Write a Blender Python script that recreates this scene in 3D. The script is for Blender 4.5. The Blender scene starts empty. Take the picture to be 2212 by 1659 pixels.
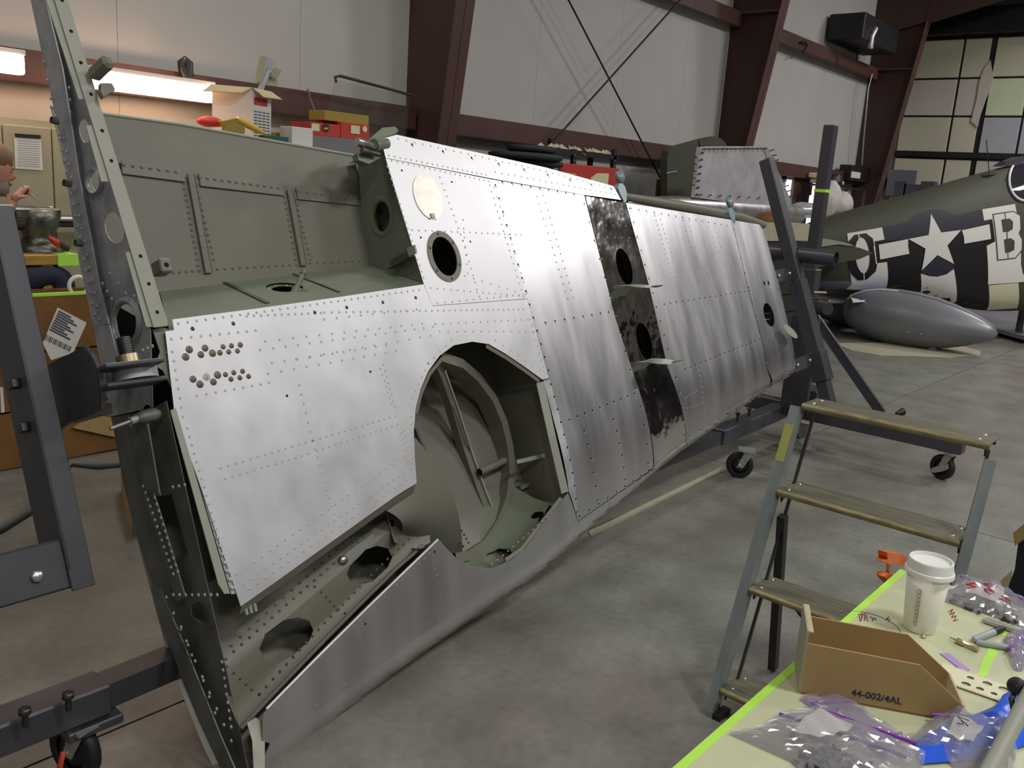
import bpy, bmesh, math, random
from mathutils import Vector, Matrix
from mathutils.geometry import tessellate_polygon
random.seed(7)
C = bpy.context.scene.collection
SC = bpy.context.scene
V3 = Vector
# ---------------------------------------------------------------- camera
FPX = 1916.1
PITCH, ROLL, HEAD = math.radians(12.665), math.radians(3.910), math.radians(50.212)
cp, sp, cr, sr, ch, sh = math.cos(PITCH), math.sin(PITCH), math.cos(ROLL), math.sin(ROLL), math.cos(HEAD), math.sin(HEAD)
M0 = Matrix(((1, 0, 0), (0, -sp, -cp), (0, cp, -sp)))
A = Matrix(((cr, -sr, 0), (sr, cr, 0), (0, 0, 1))) @ M0 @ Matrix(((ch, -sh, 0), (sh, ch, 0), (0, 0, 1)))
CAM = V3((0, 0, 1.8))
cd = bpy.data.cameras.new('camera'); cam = bpy.data.objects.new('camera', cd); C.objects.link(cam)
cd.sensor_width = 36.0; cd.lens = FPX / 2212 * 36.0; cd.clip_start = 0.05; cd.clip_end = 200
rot = Matrix((A[0], -A[1], -A[2])).transposed()
cam.matrix_world = Matrix.Translation(CAM) @ rot.to_4x4()
SC.camera = cam
# ---------------------------------------------------------------- world, lights, exposure
w = bpy.data.worlds.new('world'); SC.world = w; w.use_nodes = True
w.node_tree.nodes['Background'].inputs[0].default_value = (0.82, 0.82, 0.80, 1)
w.node_tree.nodes['Background'].inputs[1].default_value = 0.21
def area(name, loc, target, sx, sy, power, col=(1, 1, 1), spread=180):
    l = bpy.data.lights.new(name, 'AREA'); l.shape = 'RECTANGLE'; l.size = sx; l.size_y = sy; l.energy = power; l.color = col
    l.spread = math.radians(spread)
    o = bpy.data.objects.new(name, l); C.objects.link(o); o.location = loc
    o.rotation_euler = (V3(target) - V3(loc)).to_track_quat('-Z', 'Y').to_euler(); return o
HB = (1.0, .995, .975)
area('high_bay_light', (2.2, -2.2, 6.7), (2.4, -1.2, 0), 1.1, .7, 185, HB)
area('high_bay_light', (7.0, -2.6, 6.7), (7.0, -2.0, 0), 1.1, .7, 140, HB)
area('high_bay_light', (-2.0, -3.5, 6.7), (-1.5, -2.5, 0), 1.1, .7, 120, (1, .96, .98))
area('high_bay_light', (12.0, -2.0, 6.7), (12.0, -1.5, 0), 1.6, 1.0, 420, (1, .97, .96))
area('high_bay_light', (4.0, -7.5, 6.7), (4.0, -6.5, 0), 2.4, 1.2, 140, HB)
area('high_bay_light', (-1.0, 3.3, 6.7), (-0.8, 3.3, 0), 1.2, .8, 50, (1, .93, .9))
area('high_bay_light', (16.5, 1.0, 6.7), (16.5, 1.0, 0), 1.6, 1.2, 260, (1, .97, 1))
area('high_bay_light', (3.6, 5.5, 6.9), (3.4, 4.4, 0), .7, .7, 110, (1, .95, .92))
SC.view_settings.view_transform = 'Standard'; SC.view_settings.look = 'None'
SC.view_settings.exposure = -0.22; SC.view_settings.gamma = 1.0; SC.view_settings.use_curve_mapping = False
# ---------------------------------------------------------------- picking points on real planes
def ray(px):
    return A.transposed() @ V3(((px[0] - 1106) / FPX, (px[1] - 829.5) / FPX, 1.0))
def onplane(px, P, n):
    d = ray(px); return CAM + d * ((V3(P) - CAM).dot(V3(n)) / d.dot(V3(n)))
def atx(px, X): return onplane(px, (X, 0, 0), (1, 0, 0))
def aty(px, Y): return onplane(px, (0, Y, 0), (0, 1, 0))
def atz(px, Z=0.0): return onplane(px, (0, 0, Z), (0, 0, 1))
# ---------------------------------------------------------------- materials
MATS = {}
def mat(name, col, rough=.6, metal=0.0, noise=0.0, nscale=6.0, bump=0.0, bscale=40.0, rvar=0.0, col2=None, stretch=(1, 1, 1), coat=0, detail=4):
    m = bpy.data.materials.new(name); m.use_nodes = True; nt = m.node_tree; b = nt.nodes['Principled BSDF']
    b.inputs['Base Color'].default_value = (*col, 1); b.inputs['Roughness'].default_value = rough; b.inputs['Metallic'].default_value = metal
    if coat: b.inputs['Coat Weight'].default_value = coat
    tc = nt.nodes.new('ShaderNodeTexCoord'); mp = nt.nodes.new('ShaderNodeMapping'); mp.inputs['Scale'].default_value = stretch
    nt.links.new(tc.outputs['Object'], mp.inputs[0])
    if noise or rvar or col2:
        n = nt.nodes.new('ShaderNodeTexNoise'); n.inputs['Scale'].default_value = nscale; n.inputs['Detail'].default_value = detail
        nt.links.new(mp.outputs[0], n.inputs[0])
        r = nt.nodes.new('ShaderNodeValToRGB'); nt.links.new(n.outputs[0], r.inputs[0])
        r.color_ramp.elements[0].position = .3; r.color_ramp.elements[1].position = .7
        if col2: a, c = col, col2
        else: a = tuple(max(0, x * (1 - noise)) for x in col); c = tuple(min(1, x * (1 + noise)) for x in col)
        r.color_ramp.elements[0].color = (*a, 1); r.color_ramp.elements[1].color = (*c, 1)
        nt.links.new(r.outputs[0], b.inputs['Base Color'])
        if rvar:
            mr = nt.nodes.new('ShaderNodeMapRange'); nt.links.new(n.outputs[0], mr.inputs[0])
            mr.inputs[1].default_value = .3; mr.inputs[2].default_value = .7
            mr.inputs[3].default_value = rough - rvar; mr.inputs[4].default_value = rough + rvar
            nt.links.new(mr.outputs[0], b.inputs['Roughness'])
    if bump:
        n2 = nt.nodes.new('ShaderNodeTexNoise'); n2.inputs['Scale'].default_value = bscale; n2.inputs['Detail'].default_value = 3
        nt.links.new(mp.outputs[0], n2.inputs[0])
        bp = nt.nodes.new('ShaderNodeBump'); bp.inputs['Strength'].default_value = bump; bp.inputs['Distance'].default_value = .02
        nt.links.new(n2.outputs[0], bp.inputs['Height']); nt.links.new(bp.outputs[0], b.inputs['Normal'])
    MATS[name] = m; return m
def glow(name, col, s):
    m = bpy.data.materials.new(name); m.use_nodes = True; nt = m.node_tree; nt.nodes.clear()
    e = nt.nodes.new('ShaderNodeEmission'); o = nt.nodes.new('ShaderNodeOutputMaterial')
    e.inputs[0].default_value = (*col, 1); e.inputs[1].default_value = s; nt.links.new(e.outputs[0], o.inputs[0]); MATS[name] = m; return m
def clear(name, tint=(1, 1, 1), gloss=.15, rough=.12, haze=.15, bump=.0):
    m = bpy.data.materials.new(name); m.use_nodes = True; nt = m.node_tree; nt.nodes.clear()
    t = nt.nodes.new('ShaderNodeBsdfTransparent'); t.inputs[0].default_value = (*tint, 1)
    g = nt.nodes.new('ShaderNodeBsdfGlossy'); g.inputs['Roughness'].default_value = rough
    d = nt.nodes.new('ShaderNodeBsdfDiffuse'); d.inputs[0].default_value = (.75 * tint[0], .75 * tint[1], .78 * tint[2], 1)
    m1 = nt.nodes.new('ShaderNodeMixShader'); m1.inputs[0].default_value = haze
    m2 = nt.nodes.new('ShaderNodeMixShader'); m2.inputs[0].default_value = gloss
    o = nt.nodes.new('ShaderNodeOutputMaterial')
    nt.links.new(t.outputs[0], m1.inputs[1]); nt.links.new(d.outputs[0], m1.inputs[2])
    nt.links.new(m1.outputs[0], m2.inputs[1]); nt.links.new(g.outputs[0], m2.inputs[2]); nt.links.new(m2.outputs[0], o.inputs[0])
    if bump:
        tc = nt.nodes.new('ShaderNodeTexCoord'); n2 = nt.nodes.new('ShaderNodeTexNoise'); n2.inputs['Scale'].default_value = 28
        nt.links.new(tc.outputs['Object'], n2.inputs[0]); bp = nt.nodes.new('ShaderNodeBump'); bp.inputs['Strength'].default_value = bump
        nt.links.new(n2.outputs[0], bp.inputs['Height']); nt.links.new(bp.outputs[0], g.inputs['Normal'])
    MATS[name] = m; return m
mat('alu', (.62, .61, .63), .44, .62, col2=(.76, .75, .77), nscale=5, rvar=.04, stretch=(1.3, 1, 1), detail=6)
mat('alu_mid', (.56, .55, .57), .36, .95, col2=(.70, .69, .70), nscale=3, rvar=.05, stretch=(2.6, .55, .55), detail=5)
mat('alu_polished', (.62, .60, .59), .09, 1.0, col2=(.80, .78, .76), nscale=7, rvar=.05, bump=.45, bscale=5, detail=5)
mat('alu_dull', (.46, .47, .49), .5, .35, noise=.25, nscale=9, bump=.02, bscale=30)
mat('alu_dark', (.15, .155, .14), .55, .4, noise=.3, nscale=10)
mat('rivet', (.50, .50, .51), .62, .35)
mat('rivet_edge', (.36, .36, .365), .5, .7)
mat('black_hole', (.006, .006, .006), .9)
mat('screw_brown', (.14, .105, .08), .45, .5, noise=.2, nscale=40)
mat('primer', (.195, .188, .145), .50, 0, noise=.06, nscale=5)
mat('primer_green', (.165, .195, .135), .45, 0, noise=.08, nscale=5)
mat('primer_dark', (.085, .092, .072), .6, .1, noise=.35, nscale=12)
mat('primer_beige', (.36, .36, .30), .5, 0, noise=.05)
mat('rack', (.052, .050, .062), .42, 0, noise=.12, nscale=5)
mat('bolt', (.55, .55, .53), .35, .9)
mat('nut_gold', (.60, .50, .32), .35, .8)
mat('steel_dark', (.07, .07, .065), .4, .8)
mat('brown_steel', (.050, .020, .015), .55, 0, noise=.15, nscale=2)
mat('brown_girt', (.085, .035, .028), .55, 0, noise=.2, nscale=2)
mat('wall', (.50, .485, .455), .62, 0, noise=.05, nscale=1.2, bump=.05, bscale=1.5)
mat('wall_end', (.44, .40, .36), .7, 0, noise=.06, nscale=1.5)
mat('door_cream', (.62, .60, .40), .6, 0, col2=(.52, .49, .40), nscale=.8)
mat('door_pale', (.55, .50, .44), .6, 0, noise=.08, nscale=1)
mat('door_green', (.58, .62, .42), .6, 0, noise=.08, nscale=1)
mat('foil', (.62, .62, .68), .35, .5, bump=.5, bscale=4)
mat('black_steel', (.012, .010, .012), .5)
mat('ceiling', (.55, .55, .53), .8)
mat('rubber', (.012, .012, .012), .55)
mat('zinc', (.50, .51, .50), .42, .8, noise=.2, nscale=20)
mat('ladder_rail', (.28, .33, .33), .40, .7, col2=(.44, .49, .48), nscale=9, stretch=(1, 1, .5))
mat('ladder_step', (.14, .135, .10), .45, .4, col2=(.25, .235, .16), nscale=9, stretch=(7, .7, 7))
mat('ladder_nose', (.20, .18, .09), .4, .4, col2=(.42, .37, .19), nscale=9, stretch=(7, 1.5, 7))
mat('ladder_dark', (.05, .05, .045), .5, .6)
mat('ladder_yellow', (.40, .42, .12), .5, .1)
mat('table', (.52, .54, .33), .42, 0, col2=(.60, .63, .42), nscale=3)
mat('lime', (.48, .86, .10), .5)
mat('cup', (.82, .80, .68), .5)
mat('lid', (.86, .86, .83), .35)
mat('ink', (.09, .09, .10), .6)
mat('ink_blue', (.012, .018, .06), .6)
mat('ink_red', (.45, .02, .05), .6)
mat('cardboard', (.41, .28, .115), .75, 0, noise=.06, nscale=14)
mat('cardboard_light', (.52, .42, .25), .75, 0, noise=.06, nscale=14)
mat('cardboard_grey', (.36, .34, .24), .75, 0, noise=.06, nscale=14)
mat('ruler', (.74, .71, .50), .45)
mat('purple', (.22, .03, .40), .3)
mat('violet_film', (.45, .30, .62), .35)
mat('blue_plastic', (.03, .13, .78), .25, bump=.6, bscale=9)
mat('orange', (.70, .14, .03), .45, 0, noise=.15, nscale=30)
mat('navy', (.012, .012, .02), .8)
mat('olive', (.066, .069, .045), .55, 0, noise=.06, nscale=2)
mat('olive_dark', (.045, .05, .033), .6)
mat('invasion_white', (.82, .79, .74), .5)
mat('invasion_black', (.010, .009, .010), .45)
mat('insignia_blue', (.028, .027, .045), .55)
mat('tank_grey', (.20, .205, .225), .38, .15, noise=.05, nscale=3)
mat('under_grey', (.20, .20, .24), .4)
mat('blue_tarp', (.05, .10, .45), .4)
mat('red_paint', (.50, .045, .03), .5)
mat('red_cloth', (.65, .06, .05), .8)
mat('yellow_box', (.36, .26, .04), .6)
mat('yellow', (.62, .42, .05), .5)
mat('white_paint', (.72, .72, .70), .5)
mat('paper', (.72, .71, .66), .8)
mat('teal', (.02, .10, .08), .5)
mat('grey_plastic', (.38, .42, .42), .45)
mat('tyre', (.025, .03, .032), .7, 0, bump=.2, bscale=30)
mat('cabinet', (.38, .36, .24), .5, 0, noise=.04)
mat('wood_yellow', (.42, .24, .05), .5, 0, noise=.2, nscale=8, stretch=(1, 6, 6))
mat('wood_brown', (.19, .085, .02), .6, 0, noise=.2, nscale=5)
mat('vise', (.16, .17, .15), .4, .8, noise=.5, nscale=14, bump=.2, bscale=30)
mat('skin', (.52, .27, .19), .5)
mat('hair', (.20, .12, .065), .7)
mat('beard', (.27, .21, .16), .8)
mat('shirt', (.018, .018, .022), .8, 0, col2=(.10, .07, .07), nscale=16)
mat('jeans', (.012, .017, .034), .8)
mat('rope_green', (.02, .035, .015), .6, 0, noise=.6, nscale=60)
mat('hose', (.10, .12, .10), .5)
mat('lime_green', (.42, .75, .06), .5)
mat('sack', (.62, .56, .52), .7, 0, bump=.4, bscale=12)
mat('pack_foam', (.72, .68, .42), .7)
mat('hinge_blue', (.20, .28, .30), .4, .1)
mat('hatch', (.35, .40, .30), .4, .2)
glow('lamp', (1.0, .62, .40), 14.0)
glow('window_glow', (.88, .80, 1.0), 2.6)
clear('poly_bag', (.98, .97, 1.0), .24, .09, .24, .6)
clear('poly_bag_violet', (.90, .85, .99), .22, .11, .30, .5)
clear('clear_sheet', (.94, .96, .94), .04, .08, .015)
clear('canopy', (.25, .22, .35), .35, .03, .1)
# floor: sealed concrete, greenish grey with brownish patches
fm = mat('concrete', (.25, .26, .225), .38, 0, bump=.03, bscale=30)
nt = fm.node_tree; b = nt.nodes['Principled BSDF']; tc = nt.nodes['Texture Coordinate']
def _noise(sc, det, src=None):
    n = nt.nodes.new('ShaderNodeTexNoise'); n.inputs['Scale'].default_value = sc; n.inputs['Detail'].default_value = det
    nt.links.new(tc.outputs['Object'], n.inputs[0]); return n
n1, n2, n3 = _noise(.45, 5), _noise(3.2, 8), _noise(26, 4)
def _ramp(n, p0, c0, p1, c1):
    r = nt.nodes.new('ShaderNodeValToRGB'); r.color_ramp.elements[0].position = p0; r.color_ramp.elements[1].position = p1
    r.color_ramp.elements[0].color = (*c0, 1); r.color_ramp.elements[1].color = (*c1, 1); nt.links.new(n.outputs[0], r.inputs[0]); return r
r1 = _ramp(n1, .42, (.205, .212, .182), .60, (.200, .180, .158))
r2 = _ramp(n2, .3, (.72, .72, .72), .7, (1.15, 1.15, 1.13)); r3 = _ramp(n3, .3, (.88, .88, .88), .7, (1.1, 1.1, 1.1))
def _mul(a, c):
    m = nt.nodes.new('ShaderNodeMix'); m.data_type = 'RGBA'; m.blend_type = 'MULTIPLY'; m.inputs[0].default_value = 1
    nt.links.new(a, m.inputs[6]); nt.links.new(c, m.inputs[7]); return m.outputs[2]
nt.links.new(_mul(_mul(r1.outputs[0], r2.outputs[0]), r3.outputs[0]), b.inputs['Base Color'])
# ---------------------------------------------------------------- mesh helpers
class MB:
    def __init__(s): s.v = []; s.f = []; s.sm = []
    def add(s, vs, fs, smooth=False):
        o = len(s.v); s.v += [tuple(p) for p in vs]; s.f += [tuple(i + o for i in f) for f in fs]; s.sm += [smooth] * len(fs); return s
    def box(s, a, b, bev=0.0):
        x0, x1 = sorted((a[0], b[0])); y0, y1 = sorted((a[1], b[1])); z0, z1 = sorted((a[2], b[2]))
        return s.obox(V3(((x0 + x1) / 2, (y0 + y1) / 2, (z0 + z1) / 2)), V3((1, 0, 0)) * (x1 - x0) / 2, V3((0, 1, 0)) * (y1 - y0) / 2, V3((0, 0, 1)) * (z1 - z0) / 2, bev)
    def obox(s, c, ax, ay, az, bev=0.0):
        c = V3(c); ax = V3(ax); ay = V3(ay); az = V3(az)
        if not bev:
            vs = [c + ax * i + ay * j + az * k for k in (-1, 1) for j in (-1, 1) for i in (-1, 1)]
            return s.add(vs, [(0, 2, 3, 1), (4, 5, 7, 6), (0, 1, 5, 4), (2, 6, 7, 3), (0, 4, 6, 2), (1, 3, 7, 5)])
        lx, ly, lz = ax.length, ay.length, az.length; bx, by, bz = (min(bev / l, .45) for l in (lx, ly, lz)); idx = {}; vs = []
        for k in (-1, 1):
            for j in (-1, 1):
                for i in (-1, 1):
                    for q in range(3):
                        f = [i, j, k]; u = [1 - bx, 1 - by, 1 - bz]
                        co = [f[n] * (1 if n == q else u[n]) for n in range(3)]
                        idx[i, j, k, q] = len(vs); vs.append(c + ax * co[0] + ay * co[1] + az * co[2])
        F = []
        for q in range(3):
            a_, b_ = [n for n in range(3) if n != q]
            for sg in (-1, 1):
                def key(p, r):
                    t = [0, 0, 0]; t[q] = sg; t[a_] = p; t[b_] = r; return (*t, q)
                F.append([idx[key(-1, -1)], idx[key(1, -1)], idx[key(1, 1)], idx[key(-1, 1)]])
        for q in range(3):
            a_, b_ = [n for n in range(3) if n != q]
            for p in (-1, 1):
                for r in (-1, 1):
                    t = [0, 0, 0]; t[a_] = p; t[b_] = r; t0 = list(t); t0[q] = -1; t1 = list(t); t1[q] = 1
                    F.append([idx[(*t0, a_)], idx[(*t1, a_)], idx[(*t1, b_)], idx[(*t0, b_)]])
        for k in (-1, 1):
            for j in (-1, 1):
                for i in (-1, 1): F.append([idx[i, j, k, 0], idx[i, j, k, 1], idx[i, j, k, 2]])
        out = []
        for f in F:
            n = (V3(vs[f[1]]) - vs[f[0]]).cross(V3(vs[f[2]]) - vs[f[0]]); m = sum((V3(vs[i]) for i in f), V3()) / len(f)
            out.append(f if n.dot(m - c) > 0 else f[::-1])
        return s.add(vs, out)
    def bar(s, p, q, w, h, up=(0, 0, 1), bev=0.0):
        p = V3(p); q = V3(q); d = (q - p); L = d.length; d.normalize(); u = V3(up); r = d.cross(u).normalized(); u = r.cross(d)
        return s.obox((p + q) / 2, d * L / 2, r * w / 2, u * h / 2, bev)
    def tube(s, pts, r, n=10, cap=True, closed=False):
        pts = [V3(p) for p in pts]; rings = []; N = len(pts); up = None
        for i, p in enumerate(pts):
            if closed: t = pts[(i + 1) % N] - pts[i - 1]
            else: t = pts[min(i + 1, N - 1)] - pts[max(i - 1, 0)]
            t.normalize()
            if up is None: up = t.orthogonal().normalized()
            up = (up - t * up.dot(t)).normalized(); b2 = t.cross(up)
            rr = r[i] if isinstance(r, (list, tuple)) else r
            rings.append([p + (up * math.cos(a) + b2 * math.sin(a)) * rr for a in [2 * math.pi * k / n for k in range(n)]])
        vs = [v for rg in rings for v in rg]; fs = []
        for i in range(N if closed else N - 1):
            j = (i + 1) % N
            for k in range(n): fs.append((i * n + k, i * n + (k + 1) % n, j * n + (k + 1) % n, j * n + k))
        s.add(vs, fs, True)
        if cap and not closed:
            s.add(rings[0][::-1], [tuple(range(n))]); s.add(rings[-1], [tuple(range(n))])
        return s
    def lathe(s, prof, o, ax=(0, 0, 1), n=24, sharp=False):
        if sharp:
            for i in range(len(prof) - 1): s.lathe(prof[i:i + 2], o, ax, n)
            return s
        ax = V3(ax).normalized(); u = ax.orthogonal().normalized(); w_ = ax.cross(u); o = V3(o); vs = []; fs = []
        for r, z in prof:
            for k in range(n):
                a = 2 * math.pi * k / n; vs.append(o + ax * z + (u * math.cos(a) + w_ * math.sin(a)) * r)
        for i in range(len(prof) - 1):
            for k in range(n): fs.append((i * n + k, i * n + (k + 1) % n, (i + 1) * n + (k + 1) % n, (i + 1) * n + k))
        return s.add(vs, fs, True)
    def prism(s, poly, off):
        poly = [V3(p) for p in poly]; off = V3(off); n = len(poly)
        nrm = V3()
        for i in range(n): nrm += (poly[i] - poly[0]).cross(poly[(i + 1) % n] - poly[0])
        if nrm.dot(off) > 0: poly = poly[::-1]
        tris = tessellate_polygon([poly])
        a = [tuple(t) for t in tris]; b2 = []
        for t in tris:
            t = list(t); nn = (poly[t[1]] - poly[t[0]]).cross(poly[t[2]] - poly[t[0]])
            if nn.dot(off) > 0: t = t[::-1]
            b2.append(tuple(t))
        s.add(poly, b2); s.add([p + off for p in poly], [t[::-1] for t in b2])
        for i in range(n):
            j = (i + 1) % n; s.add([poly[i], poly[j], poly[j] + off, poly[i] + off], [(3, 2, 1, 0)])
        return s
    def build(s, name, m, parent=None, **props):
        me = bpy.data.meshes.new(name); me.from_pydata(s.v, [], s.f); me.polygons.foreach_set('use_smooth', s.sm); me.update()
        me.materials.append(MATS[m] if isinstance(m, str) else m)
        o = bpy.data.objects.new(name, me); C.objects.link(o)
        if parent: o.parent = parent; o.matrix_parent_inverse = Matrix.Translation(-parent.location) if parent.type == 'EMPTY' else Matrix()
        for k, v in props.items(): o[k] = v
        return o
def thing(name, label, cat, loc=(0, 0, 0), group=None):
    o = bpy.data.objects.new(name, None); C.objects.link(o); o.location = loc; o.empty_display_size = .1
    o['label'] = label; o['category'] = cat
    if group: o['group'] = group
    return o
def tag(o, label, cat, group=None, kind=None):
    if label: o['label'] = label
    if cat: o['category'] = cat
    if group: o['group'] = group
    if kind: o['kind'] = kind
    return o
def panel(name, loops, fn, m, parent=None, th=.0015, cu=None, cv=None, back=None, **props):
    """sheet cut to the outline loops[0] with holes loops[1:], in (u, v); fn(u, v, offset) gives the point in space"""
    loops = [[V3((p[0], p[1], 0)) for p in lp] for lp in loops]
    flat = [p for lp in loops for p in lp]; tris = tessellate_polygon(loops)
    bm = bmesh.new(); vs = [bm.verts.new(p) for p in flat]
    for t in tris:
        try:
            f = bm.faces.new([vs[i] for i in t])
        except ValueError: pass
    bm.normal_update()
    for f in bm.faces:
        if f.normal.z < 0: f.normal_flip()
    for k, step in ((0, cu), (1, cv)):
        if step:
            lo = min(p[k] for p in flat); hi = max(p[k] for p in flat); c = math.ceil(lo / step) * step
            while c < hi:
                if c - lo > 1e-5 and hi - c > 1e-5:
                    co = V3((c, 0, 0)) if k == 0 else V3((0, c, 0)); no = V3((1, 0, 0)) if k == 0 else V3((0, 1, 0))
                    bmesh.ops.bisect_plane(bm, geom=bm.verts[:] + bm.edges[:] + bm.faces[:], plane_co=co, plane_no=no, dist=1e-6)
                c += step
    bm.verts.index_update(); uv = [(v.co.x, v.co.y) for v in bm.verts]
    fs = [tuple(v.index for v in f.verts) for f in bm.faces]
    bd = [(e.verts[0].index, e.verts[1].index, e.link_faces[0]) for e in bm.edges if len(e.link_faces) == 1]
    bde = []
    for a_, b_, f in bd:
        ids = [v.index for v in f.verts]; i = ids.index(a_)
        bde.append((a_, b_) if ids[(i + 1) % len(ids)] == b_ else (b_, a_))
    bm.free()
    F = [fn(u, v, 0.0) for u, v in uv]; B = [fn(u, v, -th) for u, v in uv]
    # orientation: front side looks along fn's +offset
    f0 = max(fs, key=lambda f: (V3(F[f[1]]) - F[f[0]]).cross(V3(F[f[2]]) - F[f[0]]).length)
    nn = (V3(F[f0[1]]) - F[f0[0]]).cross(V3(F[f0[2]]) - F[f0[0]]); flip = nn.dot(V3(F[f0[0]]) - B[f0[0]]) < 0
    mb = MB()
    g = (lambda f: f[::-1]) if flip else (lambda f: f)
    mb.add(F, [g(f) for f in fs], True); mb.add(B, [g(f)[::-1] for f in fs], True)
    for a_, b_ in bde:
        q = [F[a_], F[b_], B[b_], B[a_]]; mb.add(q if flip else q[::-1], [(0, 1, 2, 3)])
    o = mb.build(name, m, parent, **props)
    if back:
        o.data.materials.append(MATS[back]); n = len(fs)
        for i, p in enumerate(o.data.polygons):
            if i >= n: p.material_index = 1
    return o
def ell(cx, cy, rx, ry, n=20, a=0.0, k=1.0):
    """(super)ellipse loop, turned by a"""
    out = []
    for i in range(n):
        t = 2 * math.pi * i / n; c, s = math.cos(t), math.sin(t)
        x = rx * math.copysign(abs(c) ** k, c); y = ry * math.copysign(abs(s) ** k, s)
        out.append((cx + x * math.cos(a) - y * math.sin(a), cy + x * math.sin(a) + y * math.cos(a)))
    return out
def lerp_pts(tab, x):
    if x <= tab[0][0]: return tab[0][1]
    for (a, va), (b2, vb) in zip(tab, tab[1:]):
        if x <= b2: return va + (vb - va) * (x - a) / (b2 - a)
    return tab[-1][1]
def text(name, body, size, origin, xdir, ydir, m, parent=None, ext=.0003, **props):
    cu = bpy.data.curves.new(name, 'FONT'); cu.body = body; cu.size = size; cu.extrude = ext; cu.offset = size * .012; tmp = bpy.data.objects.new('tmp', cu)
    me = bpy.data.meshes.new_from_object(tmp); me.name = name; bpy.data.objects.remove(tmp); bpy.data.curves.remove(cu)
    me.materials.clear(); me.materials.append(MATS[m]); o = bpy.data.objects.new(name, me); C.objects.link(o)
    x = V3(xdir).normalized(); y = V3(ydir); y = (y - x * y.dot(x)).normalized(); z = x.cross(y)
    M_ = Matrix((x, y, z)).transposed().to_4x4(); M_.translation = V3(origin); o.matrix_world = M_
    if parent:
        o.parent = parent; o.matrix_parent_inverse = parent.matrix_world.inverted() if parent.type != 'EMPTY' else Matrix.Translation(-parent.location)
    for k, v in props.items(): o[k] = v
    return o
# ================================================================ THE SETTING
YW = 6.36; XE = 18.7; ZC = 7.3
def S(mb, name, m, parent=None): return mb.build(name, m, parent, kind='structure')
def struct(name, label=None):
    o = bpy.data.objects.new(name, None); C.objects.link(o); o['kind'] = 'structure'
    if label: o['label'] = label
    return o
fl = S(MB().box((-6, -14, -.25), (XE + .2, YW + .1, -.012)), 'floor', 'rubber')
fl['label'] = 'sealed greenish grey concrete hangar floor in large jointed slabs'
for x0, x1 in ((-6, -1.3), (-1.3, 5.55), (5.55, 12.42), (12.42, XE + .2)):
    for y0, y1 in ((-14, -9.6), (-9.6, -3.53), (-3.53, 2.545), (2.545, YW + .1)):
        MB().box((x0 + .005, y0 + .005, -.05), (x1 - .005, y1 - .005, 0)).build('slab', 'concrete', fl)
ws = struct('wall_left', 'white insulated side wall of the hangar'); S(MB().box((-6, YW + .02, 0), (XE + .2, YW + .2, ZC)), 'wall_back', 'wall', ws)
x = -6.0
while x < XE:
    MB().box((x + .0015, YW - .01, 0), (min(x + 1.52, XE + .1) - .0015, YW + .03, ZC)).build('wall_sheet', 'wall', ws); x += 1.52
wf = struct('wall_front', 'white insulated end wall behind the photographer'); MB().box((-6.2, -14, 0), (-6, YW + .2, ZC)).build('wall_back', 'wall', wf)
we = struct('wall_right', 'end wall around the sliding hangar door'); MB().box((XE, -14, 0), (XE + .2, YW + .2, ZC)).build('wall_back', 'wall_end', we)
cl = struct('ceiling'); cl['label'] = 'pale insulated roof of the hangar'
MB().box((-6, -14, ZC), (XE + .2, YW + .2, ZC + .15)).build('roof_sheet', 'ceiling', cl)
for k in range(8): MB().box((-6, -13 + 2.4 * k, ZC - .2), (XE, -12.93 + 2.4 * k, ZC)).build('purlin', 'ceiling', cl)
def girt(n, z1, z0, lab):
    g = struct('trim_%d' % n, lab)
    for xa, xb in ((-6, 5.78), (5.86, 11.78), (11.86, 17.25), (17.33, XE)):
        m = MB(); m.box((xa, YW - .19, z1 - .012), (xb, YW - .01, z1)); m.box((xa, YW - .20, z0), (xb, YW - .19, z1)); m.box((xa, YW - .20, z0), (xb, YW - .13, z0 + .01))
        m.build('girt_rail', 'brown_girt', g)
girt(1, 2.42, 2.22, 'lower brown steel girt along the white side wall'); girt(2, 4.30, 4.10, 'upper brown steel girt along the white side wall')
def column(c, pt, pb, label):
    col = struct('steel_column', label)
    a = atx(pt, c + .11); b_ = atx(pb, c + .11)
    k = (a.y - b_.y) / (a.z - b_.z); yi = lambda z: b_.y + k * (z - b_.z)
    m = MB(); m.prism([(c - .006, YW - .02, 0), (c - .006, YW - .02, ZC), (c - .006, yi(ZC), ZC), (c - .006, yi(0), 0)], (.012, 0, 0)); m.build('web', 'brown_steel', col)
    m = MB(); m.prism([(c - .11, yi(0), 0), (c - .11, yi(ZC), ZC), (c - .11, yi(ZC) + .014, ZC), (c - .11, yi(0) + .014, 0)], (.22, 0, 0)); m.build('flange', 'brown_girt', col)
    MB().box((c - .1, yi(4.3) + .01, 4.27), (c + .1, YW - .02, 4.30)).build('stiffener', 'brown_girt', col)
    return yi
c1, c2, c3 = 5.82, 11.82, 17.29
column(c1, (1027, 0), (983, 318), 'tapered brown steel column nearest to the lit workbench lamp')
column(c2, (1707, 0), (1628, 313), 'tapered brown steel column right of the crossed brace rods')
yi3 = column(c3, (1999, 91), (1926, 342), 'tapered brown steel column beside the cream sliding door')
rf = struct('roof_rafter', 'dark brown roof rafter rising right from the last column')
ra, rb = atx((2005, 65), c3), atx((2190, 0), c3); rk = (rb.z - ra.z) / (rb.y - ra.y); zr = lambda y: ra.z + rk * (y - ra.y)
MB().prism([(c3 - .1, yi3(4) + .9, zr(yi3(4) + .3)), (c3 - .1, yi3(4) + .9, ZC), (c3 - .1, -4, ZC), (c3 - .1, -4, ZC - .1), (c3 - .1, 2.8, zr(2.8))], (.2, 0, 0)).build('web', 'brown_steel', rf)
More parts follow.
